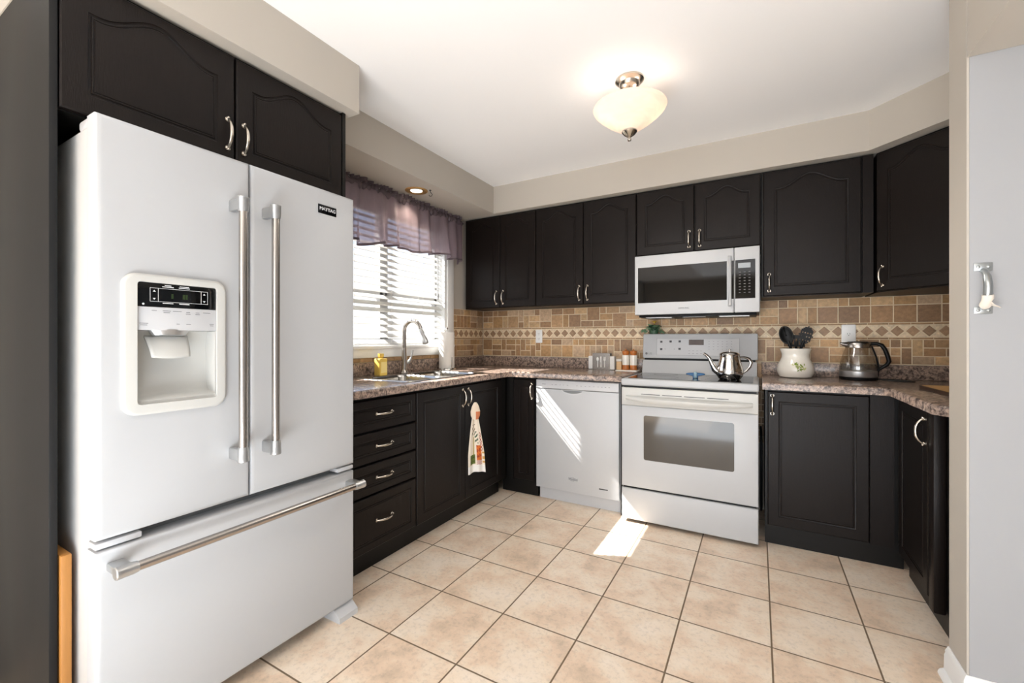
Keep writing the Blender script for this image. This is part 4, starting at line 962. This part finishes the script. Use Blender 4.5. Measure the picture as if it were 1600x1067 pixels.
MB().lathe([(0.0, 0.1705), (0.004, 0.1705), (0.0035, 0.176), (0.006, 0.181), (0.004, 0.186), (0.0, 0.187)], n=14, cap0=False, cap1=False).build('knob', 'chrome', tp_)
sx_ = Vector((-0.93, -0.36, 0))
MB().tube([sx_ * 0.060 + Vector((0, 0, 0.045)), sx_ * 0.085 + Vector((0, 0, 0.062)), sx_ * 0.102 + Vector((0, 0, 0.095)), sx_ * 0.118 + Vector((0, 0, 0.130)), sx_ * 0.138 + Vector((0, 0, 0.150)), sx_ * 0.152 + Vector((0, 0, 0.158))], [0.024, 0.020, 0.014, 0.010, 0.008, 0.0075], 16).build('spout', 'chrome', tp_)
hx = Vector((0.93, 0.36, 0))
MB().tube([hx * 0.057 + Vector((0, 0, 0.136)), hx * 0.085 + Vector((0, 0, 0.136)), hx * 0.112 + Vector((0, 0, 0.126)), hx * 0.126 + Vector((0, 0, 0.104)), hx * 0.116 + Vector((0, 0, 0.076)), hx * 0.096 + Vector((0, 0, 0.052)), hx * 0.075 + Vector((0, 0, 0.036))], [0.005, 0.007, 0.009, 0.010, 0.009, 0.006, 0.004], 12, flat=(1, 0.6)).build('handle', 'chrome', tp_)

# right counter: crock with utensils, kettle, board
cr = thing('utensil_crock', 'cream ceramic crock with green leaf decal right of the stove', 'crock', (0.205, 3.235, ZC_))
MB().lathe([(0.0, 0.0), (0.070, 0.0), (0.086, 0.006), (0.098, 0.030), (0.101, 0.050), (0.096, 0.076), (0.083, 0.104), (0.074, 0.128), (0.0735, 0.145), (0.079, 0.162), (0.084, 0.176), (0.0845, 0.181), (0.079, 0.182), (0.0745, 0.172), (0.068, 0.145), (0.069, 0.128), (0.090, 0.06), (0.080, 0.012), (0.0, 0.010)], n=48, cap0=False, cap1=False).build('crock_body', 'ceramic', cr); crb = cr.children[0]
def on_crock(ang, z):
    pr = [(0.0, 0.092), (0.030, 0.098), (0.050, 0.101), (0.076, 0.096), (0.104, 0.083), (0.128, 0.074)]
    for (a, r0), (b, r1) in zip(pr, pr[1:]):
        if a <= z <= b: rr = r0 + (r1 - r0) * (z - a) / (b - a); break
    rr += 0.0012
    return (rr * math.sin(ang), -rr * math.cos(ang), z)
dcl = MB(); dcp = MB(); rnd = random.Random(11)
for k in range(24):
    a0, z0 = (rnd.gauss(0.20, 0.10), rnd.gauss(0.064, 0.012)) if k % 3 else (rnd.gauss(-0.08, 0.10), rnd.gauss(0.080, 0.008)); th = rnd.uniform(0, 2 * PI); L = rnd.uniform(0.006, 0.013); mb_ = dcl if k % 4 else dcp
    mb_.fill(mb_.ring([on_crock(a0 + (math.cos(th) * x - math.sin(th) * y) / 0.1, min(0.12, max(0.02, z0 + math.sin(th) * x + math.cos(th) * y))) for x, y in ((-L, 0), (-L * .3, -L * .45), (L * .5, -L * .3), (L, 0), (L * .5, L * .3), (-L * .3, L * .45))]))
inlay(crb, dcl, 'leaf_olive'); inlay(crb, dcp, 'leaf_pale')
tilt = lambda ax, ay: Matrix.Rotation(ay, 4, 'Y') @ Matrix.Rotation(ax, 4, 'X')
def utensil(label, loc, ay, ax, kind):
    t = thing('cooking_' + kind.split('_')[-1], label, kind.split('_')[-1], loc, 0, 'black cooking utensils in the crock')
    m = Matrix.Rotation(ay, 4, 'Y') @ Matrix.Rotation(ax, 4, 'X')
    h = MB(); h.tube([(0, 0, 0), (0, 0, 0.10), (0, 0, 0.195), (0, 0, 0.215)], [0.008, 0.007, 0.006, 0.007], 12, flat=(1.2, 0.7)); h.xf(m).build('handle', 'black', t)
    b = MB()
    if kind == 'solid_spoon':
        b.grid(lambda u, v: (0.037 * math.sin(2 * PI * u) * v, 0.012 * (1 - v * v), 0.252 + 0.058 * math.cos(2 * PI * u) * v), 28, 6)
    elif kind == 'slotted_spoon':
        for i in range(11):
            for j in range(15):
                x, z = (i - 5) / 5, (j - 7) / 7
                if x * x + z * z > 1.02: continue
                if abs(x) < 0.62 and abs(z) < 0.66 and i % 2 == 0 and j % 3 == 0: continue
                b.box(x * 0.035 - 0.0037, x * 0.035 + 0.0037, 0.008 * (1 - x * x - z * z), 0.008 * (1 - x * x - z * z) + 0.003, 0.252 + z * 0.055 - 0.0042, 0.252 + z * 0.055 + 0.0042)
    else:
        for i in range(6): b.box(-0.045 + i * 0.0165, -0.0365 + i * 0.0165, 0, 0.003, 0.190, 0.232)
        b.box(-0.045, 0.0465, 0, 0.003, 0.230, 0.252); b.box(-0.045, 0.0465, 0, 0.003, 0.178, 0.192)
    hd_ = b.xf(m).build('head', 'black', t, recalc=kind != 'solid_spoon')
    if kind == 'solid_spoon': so = hd_.modifiers.new('thickness', 'SOLIDIFY'); so.thickness = 0.003
utensil('solid black spoon at the left of the crock', (0.205 + 0.020, 3.215, ZC_ + 0.022), R(-16), R(2), 'solid_spoon')
utensil('slotted black spoon at the right of the crock', (0.205 - 0.020, 3.238, ZC_ + 0.022), R(17), R(2), 'slotted_spoon')
utensil('slotted black turner in the middle of the crock', (0.205, 3.262, ZC_ + 0.014), R(1.5), R(4), 'slotted_turner')

kt = thing('electric_kettle', 'glass and steel electric kettle with black handle on the right counter', 'kettle', (0.515, 3.235, ZC_))
MB().lathe([(0.0, 0), (0.088, 0), (0.091, 0.004), (0.091, 0.014), (0.086, 0.018), (0.0, 0.018)], n=44, cap0=False, cap1=False).build('power_base', 'black', kt)
MB().lathe([(0.0, 0.0185), (0.089, 0.0185), (0.0905, 0.022), (0.0905, 0.052), (0.088, 0.055), (0.0, 0.055)], n=44, cap0=False, cap1=False).build('steel_band', 'steel_cap', kt)
MB().lathe([(0.0885, 0.0552), (0.0895, 0.075), (0.085, 0.105), (0.077, 0.135), (0.067, 0.165), (0.060, 0.188)], n=44, cap0=False, cap1=False).build('glass_body', 'kettle_glass', kt)
MB().lathe([(0.0865, 0.0554), (0.0872, 0.075), (0.0845, 0.094), (0.0, 0.094)], n=44, cap0=False, cap1=False).build('water', 'water', kt)
cl_ = MB(); cl_.lathe([(0.060, 0.1882), (0.062, 0.190), (0.062, 0.214), (0.059, 0.219), (0.0, 0.220)], n=40, cap0=False, cap1=False); cl_.build('collar', 'steel', kt)
sp_ = MB(); sp_.fill(sp_.ring([(-0.054, -0.024, 0.219), (-0.092, -0.030, 0.2195), (-0.056, -0.006, 0.219)])); sp_.tube([(-0.052, -0.014, 0.207), (-0.075, -0.022, 0.211), (-0.090, -0.028, 0.2165)], [0.017, 0.010, 0.003], 12); sp_.build('pouring_lip', 'steel', kt)
MB().lathe([(0.0, 0.2202), (0.050, 0.2202), (0.048, 0.225), (0.0, 0.227)], n=32, cap0=False, cap1=False).build('lid', 'black', kt)
hnd = MB(); hnd.tube([(0.050, 0, 0.212), (0.085, -0.004, 0.214), (0.108, -0.006, 0.204), (0.122, -0.008, 0.180), (0.134, -0.010, 0.140), (0.140, -0.010, 0.112), (0.130, -0.009, 0.092), (0.108, -0.006, 0.074), (0.090, -0.003, 0.058)], [0.013, 0.0135, 0.014, 0.014, 0.014, 0.014, 0.013, 0.011, 0.010], 14, flat=(0.8, 1.05))
hnd.tube([(0.063, 0, 0.200), (0.075, 0, 0.165), (0.086, 0, 0.130), (0.0935, 0, 0.090), (0.0935, 0, 0.050), (0.091, 0, 0.024)], 0.008, 10, flat=(0.6, 1.4)); hnd.build('handle', 'black', kt)
kc = MB(); kc.tube([(0.088, -0.01, 0.006), (0.12, -0.03, 0.0035), (0.17, -0.05, 0.0035), (0.22, -0.055, 0.0035), (0.245, -0.035, 0.0035), (0.235, -0.008, 0.0035), (0.20, 0.004, 0.0035), (0.15, 0.0, 0.0075), (0.10, 0.05, 0.0035), (0.02, 0.105, 0.0035), (-0.04, 0.118, 0.0035)], 0.0034, 8); kc.build('power_cord', 'cord', kt)
cb_ = thing('cutting_board', 'wooden cutting board with dark rim on the right counter', 'cutting board', (0.84, 2.62, ZC_), R(2))
c_ = MB(); c_.plate(rrect(-0.150, 0.150, -0.25, 0.22, 0.03, 6), FZ(0.016), 0.016, ch=0.003); c_.build('board_edge', 'walnut', cb_)
c_ = MB(); c_.plate(rrect(-0.142, 0.142, -0.242, 0.212, 0.026, 6), FZ(0.0166), 0.0005); c_.build('board_face', 'board', cb_)

# ================================================================== OUTLETS
def outlet(label, x, z, w, h, n):
    t = thing('wall_outlet', label, 'outlet', (x, YB - 0.0078, z))
    m_ = MB(); m_.plate(rrect(-w / 2, w / 2, -h / 2, h / 2, 0.006, 3), FY(-0.006), 0.0055, ch=0.003); m_.build('cover_plate', 'trim', t)
    pl_ = t.children[0]; s_ = MB()
    for zz in n:
        for xx in (-0.006, 0.006): s_.box(xx - 0.001, xx + 0.001, -0.0068, -0.0059, zz - 0.004, zz + 0.005)
        s_.ball((0, -0.006, zz - 0.010), 0.0024, 8)
    inlay(pl_, s_, 'ink_dark')
outlet('white double outlet on the tile left of the napkin holder', -1.650, 1.178, 0.062, 0.115, (0.022, -0.022))
outlet('white outlet on the tile behind the electric kettle', 0.492, 1.187, 0.072, 0.115, (0.0, ))

# ================================================================== WALL PULL ON THE PASSAGE WALL
wp = thing('wall_pull', 'zinc pull handle wrapped with tape on the pale wall', 'pull', (0.607, 1.8895, 1.25))
for z0, z1, nm in ((0.117, 0.142, 1), (-0.016, 0.006, 1)):
    p_ = MB(); p_.box(-0.0205, 0.0215, -0.003, -0.0004, z0, z1, 0.001); mp_ = p_.build('mounting_plate', 'zinc', wp)
    s_ = MB()
    for xx in (-0.011, 0.012): s_.ball((xx, -0.003, (z0 + z1) / 2), 0.005, 10, (1, 0.5, 1))
    inlay(mp_, s_, 'zinc')
MB().tube([(0.0, -0.002, 0.118), (0.0, -0.016, 0.112), (0.0, -0.030, 0.096), (0.0, -0.037, 0.070), (0.0, -0.036, 0.045), (0.0, -0.029, 0.022), (0.0, -0.014, 0.008), (0.0, -0.002, 0.004)], [0.007, 0.008, 0.0095, 0.0105, 0.0105, 0.0095, 0.008, 0.007], 16).build('grip', 'zinc', wp)
tp2 = MB(); tp2.tube([(0, -0.0345, 0.040), (0.001, -0.032, 0.030), (-0.001, -0.027, 0.021), (0.001, -0.020, 0.013), (0, -0.012, 0.0085)], [0.0135, 0.0135, 0.011, 0.014, 0.013], 12)
tp2.grid(lambda u, v: (0.004 + 0.026 * u, -0.020 - 0.012 * v - 0.004 * math.sin(u * 9), 0.012 - 0.012 * u + 0.010 * v * (1 - u)), 8, 4); tp2.build('tape_wrap', 'tape', wp)

# ================================================================== LIGHTS OVERHEAD
cl0 = thing('ceiling_light', 'alabaster glass bowl ceiling light with nickel canopy', 'ceiling light', (-0.537, 2.09, ZC))
MB().lathe([(0.0, -0.0005), (0.066, -0.0005), (0.067, -0.008), (0.058, -0.016), (0.050, -0.020), (0.046, -0.034), (0.034, -0.044), (0.016, -0.052), (0.0, -0.054)], n=40, cap0=False, cap1=False).build('canopy', 'nickel', cl0)
MB().cyl((0, 0, -0.05), (0, 0, -0.262), 0.006, 12).build('stem', 'nickel', cl0)
MB().lathe([(0.022, -0.256), (0.030, -0.252), (0.060, -0.236), (0.105, -0.205), (0.145, -0.172), (0.166, -0.150), (0.172, -0.138), (0.168, -0.132), (0.160, -0.133), (0.140, -0.160), (0.100, -0.194), (0.058, -0.225), (0.022, -0.246), (0.022, -0.256)], n=56, cap0=False, cap1=False).build('glass_bowl', 'alabaster', cl0, angle=60)
MB().lathe([(0.036, -0.246), (0.036, -0.254), (0.026, -0.266), (0.012, -0.276), (0.007, -0.280), (0.010, -0.287), (0.008, -0.295), (0.0, -0.298)], n=28, cap0=True, cap1=False).build('finial', 'nickel', cl0)
bar_ = MB(); bar_.cyl((-0.075, -0.04, -0.128), (0.075, 0.04, -0.128), 0.005, 10); bar_.build('socket_bar', 'nickel', cl0)
for sg in (-1, 1):
    MB().ball((sg * 0.085, sg * 0.045, -0.138), 0.026, 16).build('bulb', 'bulb', cl0)
    lp_ = lamp('bulb_light', 'POINT', (sg * 0.085, sg * 0.045, -0.138), 0.22, (1.0, 0.92, 0.85), size=0.03); lp_.parent = cl0
dn = lamp('bowl_light', 'SPOT', (-0.537, 2.09, ZC - 0.32), 9, (1.0, 0.95, 0.88), (0, 0, -1)); dn.data.spot_size = R(165); dn.data.spot_blend = 0.5; dn.data.shadow_soft_size = 0.16
rl = thing('recessed_light', 'brass-rimmed recessed downlight over the sink', 'recessed light', (-2.062, 2.285, 2.185))
MB().lathe([(0.040, -0.0015), (0.046, -0.005), (0.072, -0.006), (0.078, -0.003), (0.078, -0.0005), (0.040, -0.0005)], n=40, cap0=False, cap1=False).build('trim_ring', 'brass', rl)
MB().lathe([(0.0, -0.0025), (0.040, -0.0025), (0.040, -0.0006), (0.0, -0.0006)], n=32, cap0=False, cap1=False).build('lens', 'led', rl)
ll = lamp('downlight', 'SPOT', (-2.062, 2.285, 2.176), 6, (1.0, 0.86, 0.66), (0, 0, -1)); ll.data.spot_size = R(120); ll.data.spot_blend = 0.7; ll.data.shadow_soft_size = 0.035
hk = MB(); hk.tube([(0, 0, 0), (0, 0, -0.012), (0.006, 0.004, -0.022), (0.012, 0.008, -0.030), (0.008, 0.006, -0.040), (-0.002, -0.002, -0.042), (-0.007, -0.005, -0.036)], 0.0022, 8); hk.cyl((0, 0, -0.0002), (0, 0, -0.003), 0.008, 12)
hk = hk.build('ceiling_hook', 'ink_dark'); hk.location = (-1.972, 2.325, 2.185); tag(hk, 'small dark screw hook beside the recessed downlight', 'hook')

# ================================================================== BLIND AND VALANCE
bl = thing('window_blind', 'white wide-slat blind in the window over the sink', 'blind', (XL - 0.045, 2.25, WZ0 + 0.001))
by0, by1 = WY0 + 0.034 - 2.25, WY1 - 0.034 - 2.25
sl = MB(); tiltA = R(36); zz = 0.035
while zz < 0.93:
    dx, dz = 0.025 * math.cos(tiltA), 0.025 * math.sin(tiltA)
    A = [(-dx, dz), (-dx * 0.5, dz * 0.5 + 0.0016), (0, 0.0024), (dx * 0.5, -dz * 0.5 + 0.0016), (dx, -dz)]
    up = sl.ring([(x, by0, zz + z + 0.0012) for x, z in A] + [(x, by0, zz + z - 0.0012) for x, z in A[::-1]])
    dn = sl.ring([(x, by1, zz + z + 0.0012) for x, z in A] + [(x, by1, zz + z - 0.0012) for x, z in A[::-1]])
    sl.bridge(up, dn); sl.fill(up); sl.fill(dn); zz += 0.0445
sl.build('slats', 'slat', bl)
MB().box(-0.026, 0.026, by0, by1, 0.004, 0.018, 0.004).build('bottom_rail', 'white_plastic', bl)
MB().box(-0.028, 0.028, by0, by1, 0.94, 0.985, 0.004).build('headrail', 'white_plastic', bl)
ld2 = MB()
for y in (-0.33, 0.0, 0.33):
    for x in (-0.021, 0.024): ld2.box(x - 0.0006, x + 0.0006, y - 0.0015, y + 0.0015, 0.012, 0.945)
ld2.build('ladder_cords', 'paper', bl, smooth=False)
wd = MB(); wd.cyl((0.036, by1 - 0.07, 0.42), (0.036, by1 - 0.07, 0.94), 0.003, 8); wd.lathe([(0.0, 0.37), (0.006, 0.375), (0.009, 0.40), (0.005, 0.42), (0.0, 0.42)], (0.036, by1 - 0.07, 0), 12, False, False); wd.build('lift_cord', 'white_plastic', bl)
va = thing('valance', 'sheer mauve gathered valance across the top of the window', 'curtain', (XL + 0.06, 2.24, 2.135))
vy0, vy1 = 1.48 - 2.24, 2.965 - 2.24
rnd = random.Random(5); ph_ = [rnd.uniform(0, 6.28) for _ in range(6)]
def fold(y, z):      # z from 0 (rod) down to -1 (hem)
    k = -z; a = 0.011 + 0.036 * k
    return a * (0.55 * math.sin(34 * y + ph_[0] + 1.2 * math.sin(3.1 * y)) + 0.45 * math.sin(57 * y + ph_[1] + 0.9 * k) + 0.35 * math.sin(18 * y + ph_[2])) + 0.018 * k
def hem(y): return 0.357 - 0.050 * y + 0.010 * math.sin(13 * y + ph_[3]) + 0.007 * math.sin(29 * y + ph_[4])
vm = MB(); vm.grid(lambda u, v: (0.012 + fold(vy0 + (vy1 - vy0) * u, -v), vy0 + (vy1 - vy0) * u + 0.008 * math.sin(40 * u) * v, -0.012 - (hem(vy0 + (vy1 - vy0) * u) - 0.012) * v), 320, 18); vm.build('drape', 'voile', va, angle=80, recalc=False)
# return at the right end, back to the wall
vm = MB(); vm.grid(lambda u, v: (0.012 + fold(vy1, -v) * (1 - u) - 0.065 * u, vy1 + 0.006 + 0.012 * math.sin(u * 6 + v * 3) * v, -0.012 - (hem(vy1) + 0.02 * u - 0.012) * v), 14, 14); vm.build('side_return', 'voile', va, angle=80, recalc=False)
hh = MB()
def ruff(u, v):
    y = vy0 + (vy1 - vy0) * u; a = 2 * PI * v
    r = 0.016 + 0.004 * math.sin(150 * y + 2 * math.sin(23 * y)) + 0.003 * math.sin(83 * y + a)
    return (0.004 + r * math.cos(a) * 0.9, y, -0.004 + r * math.sin(a) * 1.5)
hh.grid(ruff, 420, 12)
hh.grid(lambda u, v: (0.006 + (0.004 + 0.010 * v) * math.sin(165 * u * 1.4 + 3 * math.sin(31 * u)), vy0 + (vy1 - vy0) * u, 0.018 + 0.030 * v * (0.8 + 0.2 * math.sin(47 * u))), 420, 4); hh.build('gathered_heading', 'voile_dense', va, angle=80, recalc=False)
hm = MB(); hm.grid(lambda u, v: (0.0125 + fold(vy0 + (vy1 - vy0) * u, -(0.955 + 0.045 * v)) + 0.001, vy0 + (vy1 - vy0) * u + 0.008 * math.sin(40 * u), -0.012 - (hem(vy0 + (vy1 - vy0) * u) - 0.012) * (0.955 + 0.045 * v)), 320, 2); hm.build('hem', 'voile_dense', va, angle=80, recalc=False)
rd = MB(); rd.cyl((0, vy0, -0.004), (0, vy1 + 0.012, -0.004), 0.006, 12); rd.ball((0, vy1 + 0.018, -0.004), 0.011, 12); rd.tube([(0, vy1 - 0.01, -0.004), (-0.03, vy1 - 0.01, -0.004), (-0.0595, vy1 - 0.01, -0.004)], 0.005, 8); rd.build('curtain_rod', 'rod', va)

# ================================================================== CORD IN THE GAP BESIDE THE STOVE
gc = MB(); gc.tube([(0.017, 3.372, 0.56), (0.018, 3.33, 0.555), (0.020, 3.29, 0.52), (0.021, 3.27, 0.44), (0.021, 3.27, 0.30), (0.021, 3.30, 0.06), (0.020, 3.34, 0.012)], 0.0075, 10)
gc = gc.build('power_cord', 'cord'); tag(gc, 'thick black power cord in the gap right of the stove', 'cord')
